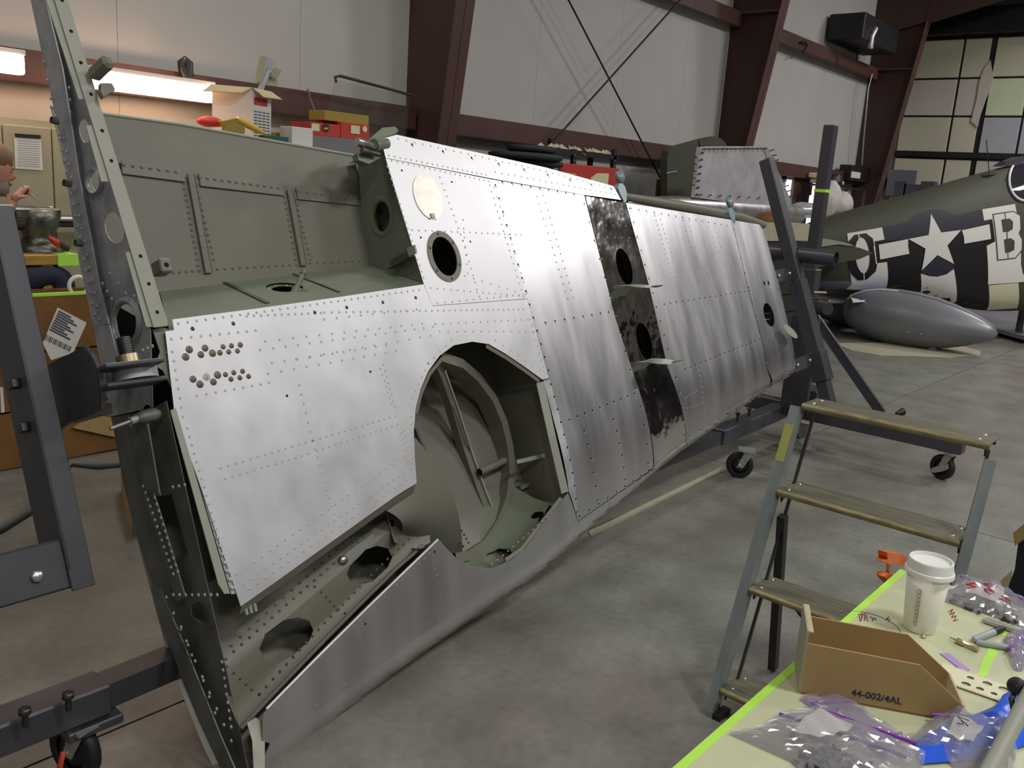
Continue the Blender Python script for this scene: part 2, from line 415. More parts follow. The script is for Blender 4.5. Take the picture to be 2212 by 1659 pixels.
for k, (pa, pb, lab) in enumerate((((1228, 0), (1445, 420), 'thin steel brace rod falling to the right'), ((1460, 10), (1200, 300), 'thin steel brace rod rising to the right'))):
    a, b_ = aty(pa, YW - .3), aty(pb, YW - .3); d = (b_ - a)
    if k == 0: a = a - d * .75
    else: a = a - d * .55; b_ = b_ + d * .25
    tag(MB().tube([a, b_], .011, 6).build('brace_rod', 'black_steel'), lab, 'brace rod', None, 'structure')
# hangar door -----------------------------------------------------
XD = XE - .12
dr = struct('door_1', 'large sliding hangar door of cream and foil faced panels in a dark frame')
zt = atx((2100, 82), XD).z; zs = [zt, atx((2070, 170), XD).z, atx((2060, 252), XD).z, atx((2050, 337), XD).z]
yl = atx((2000, 95), XD).y + .25; yB = atx((2065, 210), XD).y; yC = atx((2128, 211), XD).y; dy = yB - yC
MB().box((XD + .02, -8, 0), (XD + .06, yl, zt + .1)).build('door_backing', 'black_steel', dr)
ys = [yl, yB, yC, yC - dy * 1.35, yC - dy * 2.7, yC - dy * 4]; k = 0
zs2 = zs + [1.75, .8, .02]
for j in range(6):
    for i in range(5):
        gap = .05 if (i == 2) else .02; g2 = .05 if i == 1 else .02
        mm = 'door_cream'
        if j == 1 and i < 2: mm = 'door_pale'
        if j in (1,) and i >= 2: mm = 'door_green'
        if j == 2 and i >= 2: mm = 'foil'
        if j >= 3 and i >= 2: mm = 'door_pale'
        zg = .07 if j in (2,) else .02; zg0 = .07 if j == 3 else .015
        MB().obox(V3((XD, (ys[i] - gap + ys[i + 1] + g2) / 2, (zs2[j] - zg0 + zs2[j + 1] + zg) / 2)), (.02, 0, 0), (0, (ys[i] - gap - ys[i + 1] - g2) / 2, 0), (0, 0, (zs2[j] - zg0 - zs2[j + 1] - zg) / 2), .008).build('door_panel', mm, dr)
MB().box((XD - .3, -10, zt + .04), (XD + .1, yl + .35, zt + .48)).build('door_header', 'black_steel', dr)
MB().box((XD - .05, -8, zs[3] - .03), (XD, yl, zs[3] + .06)).build('door_rail', 'black_steel', dr)
MB().box((XD - .06, -8, zs[3] - .12), (XD - .05, -1, zs[3] - .1)).build('door_rail', 'black_steel', dr)
# torn insulation flap along the middle door post
pts = [(2140, 130), (2146, 170), (2136, 200), (2130, 215), (2118, 250), (2112, 275), (2098, 262), (2110, 215), (2115, 180), (2125, 150)]
MB().prism([atx(p, XD - .03) for p in pts], (-.02, 0, 0)).build('torn_insulation', 'door_pale', dr)
# windows in the side wall
def window(n, pa, pb, red):
    a, b_ = aty(pa, YW - .03), aty(pb, YW - .03)
    o = struct('window_%d' % n, 'bright window low in the side wall behind the rack')
    m = MB(); t = .05
    m.box((a.x, YW - .06, a.z), (b_.x, YW - .02, a.z - t)); m.box((a.x, YW - .06, b_.z), (b_.x, YW - .02, b_.z + t)); m.box((a.x, YW - .06, a.z), (a.x + t, YW - .02, b_.z)); m.box((b_.x - t, YW - .06, a.z), (b_.x, YW - .02, b_.z)); zc = (a.z + b_.z) / 2; m.box((a.x, YW - .06, zc - .03), (b_.x, YW - .02, zc + .03))
    m.build('window_frame', 'white_paint', o); MB().box((a.x + t, YW - .035, b_.z + t), (b_.x - t, YW - .03, a.z - t)).build('pane', 'window_glow', o)
    if red: MB().box(aty((1737, 392), YW - .05), aty((1752, 422), YW - .045)).build('poster', 'red_paint', o)
window(1, (1693, 380), (1718, 505), False); window(2, (1731, 384), (1790, 505), True)
MB().box(aty((1718, 376), YW - .08), aty((1730, 505), YW - .02)).build('trim_3', 'brown_girt')['kind'] = 'structure'
# ================================================================ THE WING
TH = math.radians(22.8)
WX = V3((1, 0, 0)); WV = V3((0, -math.sin(TH), -math.cos(TH))); WM = V3((0, -math.cos(TH), math.sin(TH))); W0 = V3((0, 2.4, 1.09))
def WP(s, t, d=0.0): return W0 + WX * s + WV * t + WM * d
TLE = [(1.3, 1.20), (1.42, 1.185), (1.95, 1.075), (2.3, 1.02), (2.87, .95), (3.2, .865), (3.76, .735), (4.15, .65), (4.5, .593), (5.28, .46), (5.72, .40)]
TTE = [(1.3, -1.3), (2.45, -.98), (3.99, -.80), (5.7, -.60)]
KS = [(1.3, 1.0), (2.45, .86), (5.7, .42)]
UT = [(-1.5, -.27), (-.95, -.30), (-.5, -.36), (0, -.38), (.25, -.39), (.7, -.345), (.96, -.25), (1.1, -.16), (1.15, -.10)]
def TL_(s): return (lerp_pts(TLE, s - .12) + lerp_pts(TLE, s - .06) + lerp_pts(TLE, s) + lerp_pts(TLE, s + .06) + lerp_pts(TLE, s + .12)) / 5
def D(s, t):
    k = lerp_pts(KS, s); x = TL_(s) - t
    u = max(0, 1 - max(0, x) / (.62 * k)); e = min(.999, max(0, 1 - max(0, x) / (.13 * k)))
    return -(.115 * k * u * u + .07 * k * (1 - math.sqrt(1 - e * e)))
def U(s, t):
    a, b_ = lerp_pts(TTE, s), lerp_pts(TLE, s); tt = -1.3 + (t - a) / (b_ - a) * 2.42
    return min(lerp_pts(UT, tt) * lerp_pts(KS, s), D(s, t) - .012)
def skin(s, t, o=0.0): return WP(s, t, D(s, t) + o)
def upper(s, t, o=0.0): return WP(s, t, U(s, t) + o)
def proj(P):
    v = A @ (V3(P) - CAM); return (FPX * v.x / v.z + 1106, FPX * v.y / v.z + 829.5)
def inv(px, fn, u=2.5, v=0.2):
    """the (u, v) of a surface point seen at px"""
    for _ in range(14):
        p = proj(fn(u, v)); ex, ey = px[0] - p[0], px[1] - p[1]
        if abs(ex) + abs(ey) < .02: break
        h = 1e-4; pu = proj(fn(u + h, v)); pv = proj(fn(u, v + h))
        a, c = (pu[0] - p[0]) / h, (pu[1] - p[1]) / h; b_, d = (pv[0] - p[0]) / h, (pv[1] - p[1]) / h
        det = a * d - b_ * c
        if abs(det) < 1e-9: break
        du, dv = (ex * d - b_ * ey) / det, (a * ey - ex * c) / det; L = math.hypot(du, dv)
        if L > .5: du *= .5 / L; dv *= .5 / L
        u += du; v += dv
    return (u, v)
def on(pxs, fn=skin, u=2.5, v=0.2): return [inv(p, fn, u, v) for p in pxs]
wing = thing('aircraft_wing', 'bare aluminium aircraft wing panel standing on its leading edge in the grey rack', 'wing', (2.6, 2.3, 0))
wing.location.z = 0.02
WELL = [(1172, 820), (1130, 790), (1090, 763), (1055, 743), (1020, 738), (980, 746), (950, 768), (925, 802), (908, 842), (898, 882), (894, 930), (896, 985), (900, 1043)]
LOWW = [(947, 1164), (962, 1182), (985, 1205), (1020, 1222), (1060, 1228), (1100, 1212), (1132, 1188), (1178, 1125), (1227, 1064)]
SEAM = [(1247, 1128), (1143, 1205), (1000, 1306), (807, 1450), (583, 1606)]
def le_line(ss, tpad=0.0):
    out = []
    for a, b_ in zip(ss, ss[1:]):
        n = max(1, int(abs(b_ - a) / .08)); out += [a + (b_ - a) * i / n for i in range(n)]
    return [(s, TL_(s) + tpad) for s in out + [ss[-1]]]
def wskin(name, px, holes, m, **kw):
    return panel(name, [on(px)] + holes, skin, m, wing, th=.0016, cu=.12, cv=.03, back='primer', **kw)
# inboard panels
ring_c = inv((960, 554), skin); rx_, ry_ = (inv((992, 570), skin)[0] - inv((927, 540), skin)[0]) / 2, .085
PA = [(833, 342), (1064, 388), (1139, 645), (935, 660), (915, 612)]
hole_A = ell(ring_c[0], ring_c[1], .072, .088, 24)
wskin('skin_panel', PA, [hole_A], 'alu')
wskin('skin_panel', [(823, 300), (857, 291), (1180, 362), (1325, 402), (1342, 432), (1262, 421), (1064, 386), (833, 341)], [], 'alu', label='bright top edge strip')
cut = inv((936, 1045), skin)
PB = [(372, 690), (550, 667), (730, 642), (915, 614), (935, 661), (1139, 646), (1186, 817)] + WELL + [(850, 1075), (700, 1182), (600, 1254), (520, 1310), (500, 1250), (440, 1070), (377, 893), (357, 716), (376, 713)]
wskin('skin_panel', PB, [], 'alu', label='large inboard skin panel with rivet rows')
wskin('skin_panel', [(1187, 818), (1248, 1122), (1229, 1062), (1174, 822)], [], 'alu_dull')
wskin('skin_panel', [(1064, 388), (1262, 422), (1330, 690), (1410, 1012), (1248, 1126), (1187, 817), (1139, 645)], [], 'alu_mid')
wskin('skin_panel', LOWW + [(1248, 1127)] + SEAM[1:] + [(566, 1600), (568, 1545), (580, 1525), (760, 1345)], [], 'alu_mid', label='lower skin panel in front of the gear bay')
# leading edge strip
s0 = inv((583, 1606), skin)[0]; s1 = inv((1411, 1014), skin)[0]
seam_st = on([(1411, 1014)] + SEAM)
panel('leading_edge', [seam_st + le_line([1.35, 1.6, 1.95, 2.3, 2.6, 2.87, 3.2, 3.5, s1 + .02])], skin, 'alu_mid', wing, cu=.12, cv=.012, back='primer')
# polished band with two round access holes, outboard panels
hc = [inv(p, skin) for p in ((1349, 576), (1392, 737), (1661, 680))]
holesF = [ell(hc[0][0], hc[0][1], .068, .098, 22), ell(hc[1][0], hc[1][1], .068, .098, 22)]
def lower(px_l, px_r):
    a, b_ = inv(px_l, skin)[0], inv(px_r, skin)[0]
    return le_line([b_, (a + b_) / 2, a])
panel('polished_band', [on([(1265, 424), (1350, 438), (1402, 620), (1440, 790), (1481, 955)]) + lower((1411, 1015), (1482, 965)) + on([(1411, 1014), (1330, 690)])] + holesF, skin, 'alu_polished', wing, cu=.12, cv=.02, back='primer', label='mirror polished dark skin band')
panel('skin_panel', [on([(1352, 438), (1470, 457), (1580, 475), (1620, 640), (1656, 795)]) + lower((1484, 965), (1662, 836)) + on([(1482, 955), (1441, 790), (1403, 620)])], skin, 'alu_mid', wing, cu=.15, cv=.02, back='primer')
holesH = [ell(hc[2][0], hc[2][1], .070, .078, 20)] + [ell(*inv(p, skin), .011, .017, 8) for p in ((1651, 612), (1660, 611))]
panel('skin_panel', [on([(1581, 475), (1640, 485), (1648, 495), (1683, 615), (1706, 715), (1716, 775)]) + lower((1663, 836), (1716, 803)) + on([(1657, 795), (1621, 640)])] + holesH, skin, 'alu_mid', wing, cu=.15, cv=.02, back='primer', label='tip skin panel')
# upper (far) skin closing the wing behind
bay_top = on([(222, 231), (400, 262), (600, 300), (762, 331)], upper, 1.5, -.9)
us = [1.3, 1.6, 1.95, 2.3, 2.87, 3.3, 3.76, 4.15, 4.5, 5.28, 5.68]
seamU = on([(250, 356), (420, 385), (600, 412), (778, 440)], upper, 1.6, -.6)
seamU[0] = (1.3, seamU[0][1]); bay_top[0] = (1.3, bay_top[0][1]); seamU[-1] = (2.48, seamU[-1][1]); bay_top[-1] = (2.48, bay_top[-1][1])
panel('upper_skin', [le_line(us[::-1], .012) + seamU + [(2.7, -.9), (3.99, -.79), (5.68, -.60)]], upper, 'primer', wing, cu=.2, cv=.05)
def band(s, t, o=0.0): return WP(s, t, U(s, t) + .012 + o - .10 * max(0, -.62 - t))
panel('bay_back_band', [[(a, b_ + .0) for a, b_ in seamU[::-1]] + bay_top], band, 'primer', wing, cu=.2, cv=.08)
for lp in ((bay_top),):
    MB().tube([band(a, b_) for a, b_ in lp], .006, 6).build('rolled_edge', 'primer_beige', wing)
# top closing spar outboard of the bay; unseen tip plate added to block light
ts = on([(832, 300), (857, 293), (1180, 364), (1325, 404), (1352, 440), (1643, 488)], skin)
m = MB()
for (a, ta), (b_, tb) in zip(ts, ts[1:]):
    p = [skin(a, ta + .01), skin(b_, tb + .01), upper(b_, tb + .01), upper(a, ta + .01)]; m.add(p, [(0, 1, 2, 3)])
m.build('rear_spar', 'primer', wing)
tipt = [-.58 + .1 * i for i in range(10)] + [.38]
MB().prism([skin(5.66, t) for t in tipt] + [upper(5.66, t) for t in tipt[::-1]], (.004, 0, 0)).build('tip_light_block', 'alu_dull', wing)
MB().prism([WP(1.365, -.21, -.012), WP(1.365, -.40, -.33), WP(1.365, .14, -.34), WP(1.365, .14, -.03)], WX * .002).build('dark_baffle', 'black_hole', wing)  # added black baffle, gives the root rib hole its shade
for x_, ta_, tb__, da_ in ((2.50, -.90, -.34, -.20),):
    MB().obox(WP(x_, (ta_ + tb__) / 2, da_ / 2 - .02), WX * .001, WV * (tb__ - ta_) / 2, WM * (-da_ / 2)).build('dark_baffle', 'primer_dark', wing)  # added dark baffle so the end rib hole looks unlit
# ---- bay floor (spar web) with hole
F1, F2 = skin(*inv((366, 716), skin)), skin(*inv((916, 612), skin)); B2 = WP(2.45, *[0, 0]); b2 = atx((790, 570), 2.45); B2 = b2
fn_ = (F2 - F1).cross(B2 - F1).normalized(); fn_ = fn_ if fn_.z > 0 else -fn_
fx = (F2 - F1).normalized(); fy = fn_.cross(fx)
def flo(u, v, o=0.0): return F1 + fx * u + fy * v + fn_ * o
def inpl(P, O, a, b_): d = V3(P) - O; return (d.dot(a), d.dot(b_))
def hit(px): return inpl(onplane(px, F1, fn_), F1, fx, fy)
hb = hit((615, 620)); hr = abs(hit((683, 628))[0] - hit((548, 613))[0]) / 2
big = ell(*hb, hr, hr, 30); inner = ell(*hb, hr * .70, hr * .70, 28)
panel('spar_web', [[hit(p) for p in ((366, 714), (915, 611), (905, 600), (791, 571), (650, 576), (445, 592), (338, 602))], big], flo, 'primer_green', wing, th=.003)
panel('access_ring', [big, inner], lambda u, v, o=0: flo(u, v, o - .008), 'primer_green', wing, th=.003)
m = MB()
for k in range(8):
    a = 2 * math.pi * k / 8; m.lathe([(0, .002), (.004, .0015), (.005, -.006)], flo(hb[0] + hr * .85 * math.cos(a), hb[1] + hr * .85 * math.sin(a), -.008), fn_, 8)
m.build('ring_bolt', 'bolt', wing, kind='stuff')
def groove(name, pxa, pxb, wdt, m_, fnp=hit, off=.002):
    a, b_ = hit(pxa), hit(pxb); MB().bar(flo(*a, off), flo(*b_, off), wdt, .006, fn_).build(name, m_, wing)
groove('floor_stiffener', (445, 592), (578, 656), .016, 'primer_dark'); groove('floor_stiffener', (600, 580), (733, 632), .009, 'primer_dark')
a, b_ = hit((628, 632)), flo(*hit((628, 632)), -.03); top = onplane((655, 590), flo(*a), WM)
MB().tube([b_, b_.lerp(top, .45)], .014, 14).tube([b_.lerp(top, .4), top], .010, 14).tube([b_.lerp(top, .97), top + (top - b_) * .1], .0125, 14).build('locating_pin', 'primer', wing)
# ---- bay end rib (right wall)
def rb(y_, z_, o=0.0): return V3((2.45 - o, y_, z_))
def hx(px, X=2.45): q = atx(px, X); return (q.y, q.z)
q = [hx(p) for p in ((772, 344), (800, 318), (826, 300), (835, 338), (915, 611), (791, 571))]
hcx = hx((824, 468)); panel('end_rib', [q, ell(*hcx, .050, .060, 24)], rb, 'primer_green', wing, th=.003)
m = MB()
rg = [[rb(*[hcx[0] + .0 + r * .83 * math.cos(a), hcx[1] + r * math.sin(a)], o) for a in [2 * math.pi * i / 24 for i in range(24)]] for r, o in ((.060, -.008), (.064, .004), (.072, .007), (.085, .001))]
for i in range(3): m.add(rg[i] + rg[i + 1], [(k, (k + 1) % 24, 24 + (k + 1) % 24, 24 + k) for k in range(24)], True)
m.build('flared_hole', 'primer_green', wing)
a, b_ = atx((845, 572), 2.43), atx((892, 545), 2.43); m = MB(); m.bar(a, b_, .006, .035, (0, .2, 1)); m.bar(a + V3((-.01, 0, -.015)), b_ + V3((-.01, 0, -.015)), .02, .005, (0, .2, 1)); m.build('angle_bracket', 'primer_dark', wing)
MB().obox(atx((890, 541), 2.40), (.004, 0, 0), WV * .016, WM * .022).build('bracket_plate', 'primer_beige', wing)
# ---- back skin stiffeners
for pa, pb, wd in (((408, 378), (447, 590), .022), ((622, 412), (652, 574), .022)):
    (sa, ta), (sb, tb) = on([pa, pb], upper, 1.8, -.6)
    P = [upper(sa + (sb - sa) * i / 8, ta + (tb - ta) * i / 8, .008) for i in range(9)]
    m = MB()
    for i in range(8): m.bar(P[i], P[i + 1] + (P[i + 1] - P[i]) * .03, wd, .010, WM)
    m.build('stiffener', 'primer', wing)
    m = MB()
    for i in range(8): m.bar(P[i] + WX * (wd * .6), P[i + 1] + (P[i + 1] - P[i]) * .03 + WX * (wd * .6), .008, .004, WM)
    m.build('stiffener_gap', 'primer_dark', wing)
for pa, pb in (((262, 361), (396, 379)), ((430, 388), (610, 410)), ((640, 418), (772, 432))):
    (sa, ta), (sb, tb) = on([pa, pb], upper, 1.8, -.6); MB().bar(upper(sa, ta, .004), upper(sb, tb, .004), .05, .004, WM).build('lap_strip', 'primer', wing)
def bay_rivets(fn, specs, nm, r_=.0065):
    m = MB()
    for a, b_, k in specs:
        (ua, va), (ub, vb) = inv(a, fn, 1.8, -.6), inv(b_, fn, 1.8, -.6)
        for i in range(k): f = i / (k - 1); m.lathe([(r_, 0), (r_ * .8, .003), (.0003, .0045)], fn(ua + (ub - ua) * f, va + (vb - va) * f), WM, 8)
    m.build(nm, 'primer', wing, kind='stuff')
bay_rivets(lambda s, t, o=0.0: upper(s, t, .006), [((268, 356), (380, 371), 7), ((432, 383), (600, 406), 12), ((645, 413), (760, 428), 8)], 'bay_rivet')
bay_rivets(upper, [((396, 395), (430, 585), 16), ((424, 400), (462, 560), 13), ((614, 425), (640, 572), 13), ((638, 430), (670, 560), 12), ((360, 590), (430, 584), 6), ((470, 581), (640, 571), 12), ((670, 568), (775, 562), 8)], 'bay_rivet')
# ---- hatch door and ring on panel A
def disc_rivets(name, pts, fn, r, m_, h=.0006, n=8, axis=WM, kind='stuff'):
    m = MB()
    for u, v in pts:
        c = fn(u, v, 0); m.lathe([(r, -.0004), (r * .8, h), (0.0002, h * 1.1)], c, axis, n)
    return m.build(name, m_, wing, **({'kind': kind} if kind else {}))
for (cpx, rx, ry) in (((924, 425), .078, .096),):
    c = inv(cpx, skin); hat_ = panel('round_hatch', [[p for p in ell(c[0], c[1], rx, ry, 28)]], lambda u, v, o=0: skin(u, v, o + .0028), 'cup', wing, th=.0022)
    MATS['hatch_pale'] = mat('hatch_pale', (.74, .70, .62), .40, .55, noise=.12, nscale=18); hat_.data.materials[0] = MATS['hatch_pale']
    MB().obox(skin(c[0] - .002, c[1] + .082, .005), WX * .010, WV * .009, WM * .003).build('hatch_latch', 'rivet_edge', wing)
panel('access_ring', [ell(*ring_c, .092, .108, 30), ell(*ring_c, .068, .083, 30)], lambda u, v, o=0: skin(u, v, o + .003), 'primer', wing, th=.005)
disc_rivets('ring_screw', [(ring_c[0] + .08 * math.cos(a), ring_c[1] + .095 * math.sin(a)) for a in [.4 + k * math.pi / 3 for k in range(6)]], lambda u, v, o: skin(u, v, .004), .006, 'steel_dark')
# ---- hanging hatch doors
def hanging(c, wide, dx, label, tape=True):
    base = skin(c[0], c[1] + .095, .004); m = MB()
    u = (WX * math.cos(dx) + V3((0, -.25, -.1)) * math.sin(dx)).normalized(); n_ = WM * .85 + WV * .35
    L = [base + WX * (wide * math.cos(a)) + (n_ * .075 * (math.sin(a) + 1)) for a in [2 * math.pi * k / 20 for k in range(20)]]
    m.prism(L, WV * .002); m.build('hatch_door', 'hatch', wing)
    MB().bar(base + WX * .02 + n_ * .13, base + WX * .11 + n_ * .13, .03, .005, WV).build('hatch_hinge', 'primer_dark', wing)
    MB().prism([base - WX * .14 + n_ * .01, base - WX * .02 + n_ * .02, base - WX * .02 + n_ * .06, base - WX * .10 + n_ * .03], WV * .001).build('masking_tape', 'primer_beige', wing)
hanging(hc[0], .075, 0, ''); hanging(hc[1], .080, 0, '')
c = inv((1692, 720), skin); m = MB()
L = [WP(c[0], c[1], .05) + (WX * .9 + WV * .40) * .095 * math.cos(a) + (WV * .9 + WM * .12 - WX * .2) * .040 * math.sin(a) for a in [2 * math.pi * k / 20 for k in range(20)]]
m.prism(L, WM * .002); m.build('hatch_door', 'hatch', wing)
for i in range(3): 
    a, b_ = inv((1654, 668 + i * 13), skin), inv((1671, 674 + i * 13), skin); MB().tube([WP(a[0], a[1], -.03), WP((a[0] + b_[0]) / 2, (a[1] + b_[1]) / 2 + .01, -.05), WP(b_[0], b_[1], -.03)], .004, 6).build('cable', 'bolt', wing)
# ---- rivet rows
def rows(name, specs, r, m_, fn=skin, u=2.5, v=.2, h=.0003, n=8, axis=WM, jit=.0):
    pts = []
    for a, b_, k in specs:
        (ua, va), (ub, vb) = inv(a, fn, u, v), inv(b_, fn, u, v)
        for i in range(k):
            f = i / max(1, k - 1); pts.append((ua + (ub - ua) * f + random.uniform(-jit, jit), va + (vb - va) * f + random.uniform(-jit, jit)))
    return disc_rivets(name, pts, fn, r, m_, h, n, axis)
main = [((385, 699), (905, 626), 34), ((533, 683), (693, 676), 12), ((700, 675), (1130, 668), 34), ((370, 733), (552, 714), 10), ((573, 737), (912, 699), 14), ((562, 756), (935, 706), 17),
 ((587, 784), (834, 746), 11), ((579, 807), (855, 758), 12), ((640, 776), (930, 725), 12), ((425, 855), (581, 827), 9), ((646, 832), (675, 952), 7), ((675, 952), (722, 1110), 10), ((476, 1011), (660, 956), 13),
 ((678, 951), (853, 898), 15), ((486, 1034), (666, 980), 13), ((684, 973), (858, 917), 15), ((828, 788), (853, 878), 8), ((822, 797), (846, 872), 7), ((866, 935), (882, 995), 6), ((872, 930), (888, 990), 6),
 ((525, 1262), (885, 1012), 27), ((538, 1272), (892, 1028), 25), ((512, 1240), (872, 985), 25), ((372, 760), (395, 900), 8), ((404, 925), (503, 1270), 20), ((700, 690), (900, 668), 9), ((1145, 690), (1178, 805), 9), ((1150, 700), (1168, 780), 6),
 ((888, 900), (889, 1000), 7), ((890, 860), (925, 785), 6), ((925, 785), (975, 735), 5), ((1070, 735), (1165, 800), 7), ((940, 700), (1140, 690), 14), ((950, 716), (1150, 716), 13)]
rows('rivet_head', main, .0056, 'rivet')
rows('rivet_outline', main, .0067, 'rivet_edge', fn=lambda u, v, o=0: skin(u, v, -.0003), h=.0002)
ra_ = [((846, 347), (1055, 392), 20), ((840, 336), (1050, 378), 20), ((838, 360), (915, 600), 19), ((1058, 400), (1130, 640), 18), ((1068, 405), (1138, 630), 12), ((890, 497), (1125, 507), 19), ((950, 383), (1000, 520), 11), ((1000, 520), (1035, 640), 9), ((930, 622), (1132, 640), 16), ((945, 655), (1135, 636), 14), ((1070, 372), (1330, 420), 22), ((860, 300), (1180, 370), 22), ((1180, 370), (1330, 410), 13), ((985, 590), (1130, 635), 9), ((1000, 475), (1010, 590), 7)]
rows('rivet_head', ra_, .0052, 'rivet'); rows('rivet_outline', ra_, .0062, 'rivet_edge', fn=lambda u, v, o=0: skin(u, v, -.0003), h=.0002)
rc = [((1120, 430), (1250, 690), 0)]
hl = [((1070, 400), (1185, 800), 15), ((1085, 393), (1240, 420), 9), ((1262, 440), (1400, 1000), 15), ((1360, 450), (1478, 940), 17), ((1363, 450), (1570, 487), 15), ((1190, 830), (1246, 1105), 11), ((1252, 1115), (1402, 1015), 9), ((1230, 906), (1370, 850), 10), ((1262, 930), (1290, 1080), 6), ((1325, 905), (1350, 1035), 6), ((1178, 697), (1315, 674), 8),
 ((1435, 657), (1620, 628), 17), ((1480, 797), (1640, 733), 17), ((1585, 495), (1655, 780), 10), ((1490, 940), (1655, 845), 10), ((1665, 825), (1712, 790), 4), ((1345, 432), (1345, 432), 1), ((890, 312), (1320, 408), 9)]
rows('screw_hole', hl, .0062, 'black_hole', h=.0004)
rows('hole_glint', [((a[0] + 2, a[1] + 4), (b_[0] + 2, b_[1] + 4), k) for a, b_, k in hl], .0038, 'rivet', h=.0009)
dm = [((1160, 425), (1226, 645), 15), ((1174, 423), (1238, 642), 15), ((1414, 466), (1462, 630), 17), ((1424, 464), (1473, 627), 17), ((1475, 476), (1518, 622), 14), ((1487, 478), (1527, 620), 14), ((1532, 490), (1568, 600), 11), ((1543, 492), (1577, 598), 11),
 ((1282, 450), (1345, 463), 5), ((1310, 487), (1352, 488), 4), ((1312, 512), (1375, 515), 5), ((1285, 500), (1300, 560), 4), ((1480, 862), (1505, 845), 6), ((1485, 882), (1520, 870), 6), ((1510, 800), (1522, 910), 10), ((1580, 562), (1640, 560), 8), ((1630, 626), (1680, 620), 8), ((1330, 590), (1325, 690), 0)]
rows('dimple', [d for d in dm if d[2]], .0055, 'rivet_edge', h=.0006)
rows('rivet_head', [((600, 1510), (940, 1185), 26), ((590, 1590), (1240, 1125), 40), ((1040, 1240), (1220, 1085), 18), ((770, 1360), (800, 1440), 8), ((935, 1200), (957, 1330), 10)], .0045, 'rivet_edge')
for p in ((800, 803), (620, 855), (868, 368), (976, 393), (909, 513), (1016, 522), (939, 1192), (789, 1347), (927, 472), (940, 473)):
    c = inv(p, skin); disc_rivets('pilot_hole', [c], skin, .0055, 'black_hole', .0004)['kind'] = 'thing'
for i, (p, r) in enumerate([((401, 771), 14), ((409, 755), 14), ((434, 766), 13), ((443, 752), 13), ((459, 763), 14), ((475, 762), 11), ((482, 749), 10), ((494, 760), 10), ((500, 747), 10), ((513, 758), 10), ((519, 745), 11),
    ((417, 819), 13), ((432, 830), 14), ((446, 814), 14), ((461, 825), 13), ((470, 810), 14), ((487, 809), 10), ((499, 819), 10), ((505, 805), 10), ((518, 816), 10), ((524, 802), 10), ((537, 813), 10)]):
    c = inv(p, skin); rr = r * .5 / 1916 * 2.9 * 1.12
    m = MB().lathe([(rr * 1.0, -.001), (rr, .0010), (rr * .9, .0016), (.0003, .0016)], skin(*c), WM, 14); o = m.build('screw_head', 'screw_brown' if i not in (13,) else 'rivet', wing)
    if i in (0, 1, 2, 12, 13): MB().bar(skin(c[0], c[1] - rr * .6, .0018), skin(c[0], c[1] + rr * .6, .0018), .0015, .0006, WM).build('screw_slot', 'steel_dark', o)
for p in ((416, 710), (504, 699), (680, 675), (749, 664), (827, 653), (898, 643)):
    c = inv(p, skin); MB().lathe([(.007, 0), (.006, .001), (.0003, .001)], skin(*c), WM, 10).build('fastener', 'steel_dark', wing)
# ---- strut bay liner
TT = on([(522, 1306), (700, 1182), (850, 1075), (930, 1020)]); TL = on([(500, 1600), (568, 1540), (760, 1345), (945, 1166)])
TT = [(1.2, TT[0][1] + .06)] + sorted(TT); TL = sorted([(1.2, 1.06)] + TL[1:])
LD = [(0, -.26), (.2, -.20), (.36, -.135), (.48, -.115), (.62, -.125), (.85, -.15), (1.0, -.14)]
def liner(s, f, o=0.0):
    t = lerp_pts(TT, s) * (1 - f) + (lerp_pts(TL, s) + .02) * f
    return WP(s, t, lerp_pts(LD, f) + o)
h1, h2 = [[inv(p, liner, 1.8, .5) for p in lp] for lp in (
    [(560, 1402), (572, 1370), (612, 1340), (645, 1333), (668, 1341), (677, 1362), (668, 1385), (630, 1418), (600, 1433), (574, 1425)],
    [(749, 1240), (756, 1222), (790, 1187), (815, 1179), (838, 1185), (848, 1203), (838, 1225), (805, 1256), (780, 1263), (757, 1256)])]
e0 = 1.33
panel('gear_bay_liner', [[(e0, -.15), (2.32, -.15), (2.36, .5), (2.30, 1.0), (e0 + .03, 1.0)], h1, h2], liner, 'primer', wing, cu=.1, cv=.06, th=.002)
m = MB(); TLr = [s for s in (1.37, 1.5, 1.7, 1.9, 2.1, 2.25)]
m.tube([liner(s, 1.0, .012) for s in TLr], .008, 8); m.build('rolled_lip', 'primer', wing)
lp = on([(575, 1532), (680, 1425), (800, 1306), (945, 1166)]); MB().tube([skin(a, b_, .001) for a, b_ in lp], .0055, 8).build('rolled_lip', 'alu', wing, label='bright rolled edge')
rows('rivet_head', [((488, 1424), (800, 1150), 22), ((500, 1395), (790, 1135), 18), ((560, 1500), (930, 1140), 30), ((680, 1268), (745, 1325), 7), ((490, 1440), (560, 1500), 6)], .0058, 'primer_dark', fn=liner, u=1.8, v=.5, h=.002)
a, b_ = [liner(*inv(p, liner, 1.9, .3), .006) for p in ((738, 1210), (805, 1160))]
MB().bar(a, b_, .028, .005, WM).build('link_strap', 'bolt', wing); MB().lathe([(.016, 0), (.016, .01), (0.0003, .011)], a, WM, 12).build('strap_bolt', 'bolt', wing)
a, b_ = [liner(*inv(p, liner, 2.1, .3), .02) for p in ((828, 1110), (848, 1175))]; MB().bar(a, b_, .05, .006, WX + WM).build('bay_rib', 'primer', wing)
MB().lathe([(.016, 0), (.0003, .001)], a.lerp(b_, .35) + WM * .012 - WX * .008, WM - WX, 14).build('rib_hole', 'black_hole', wing)
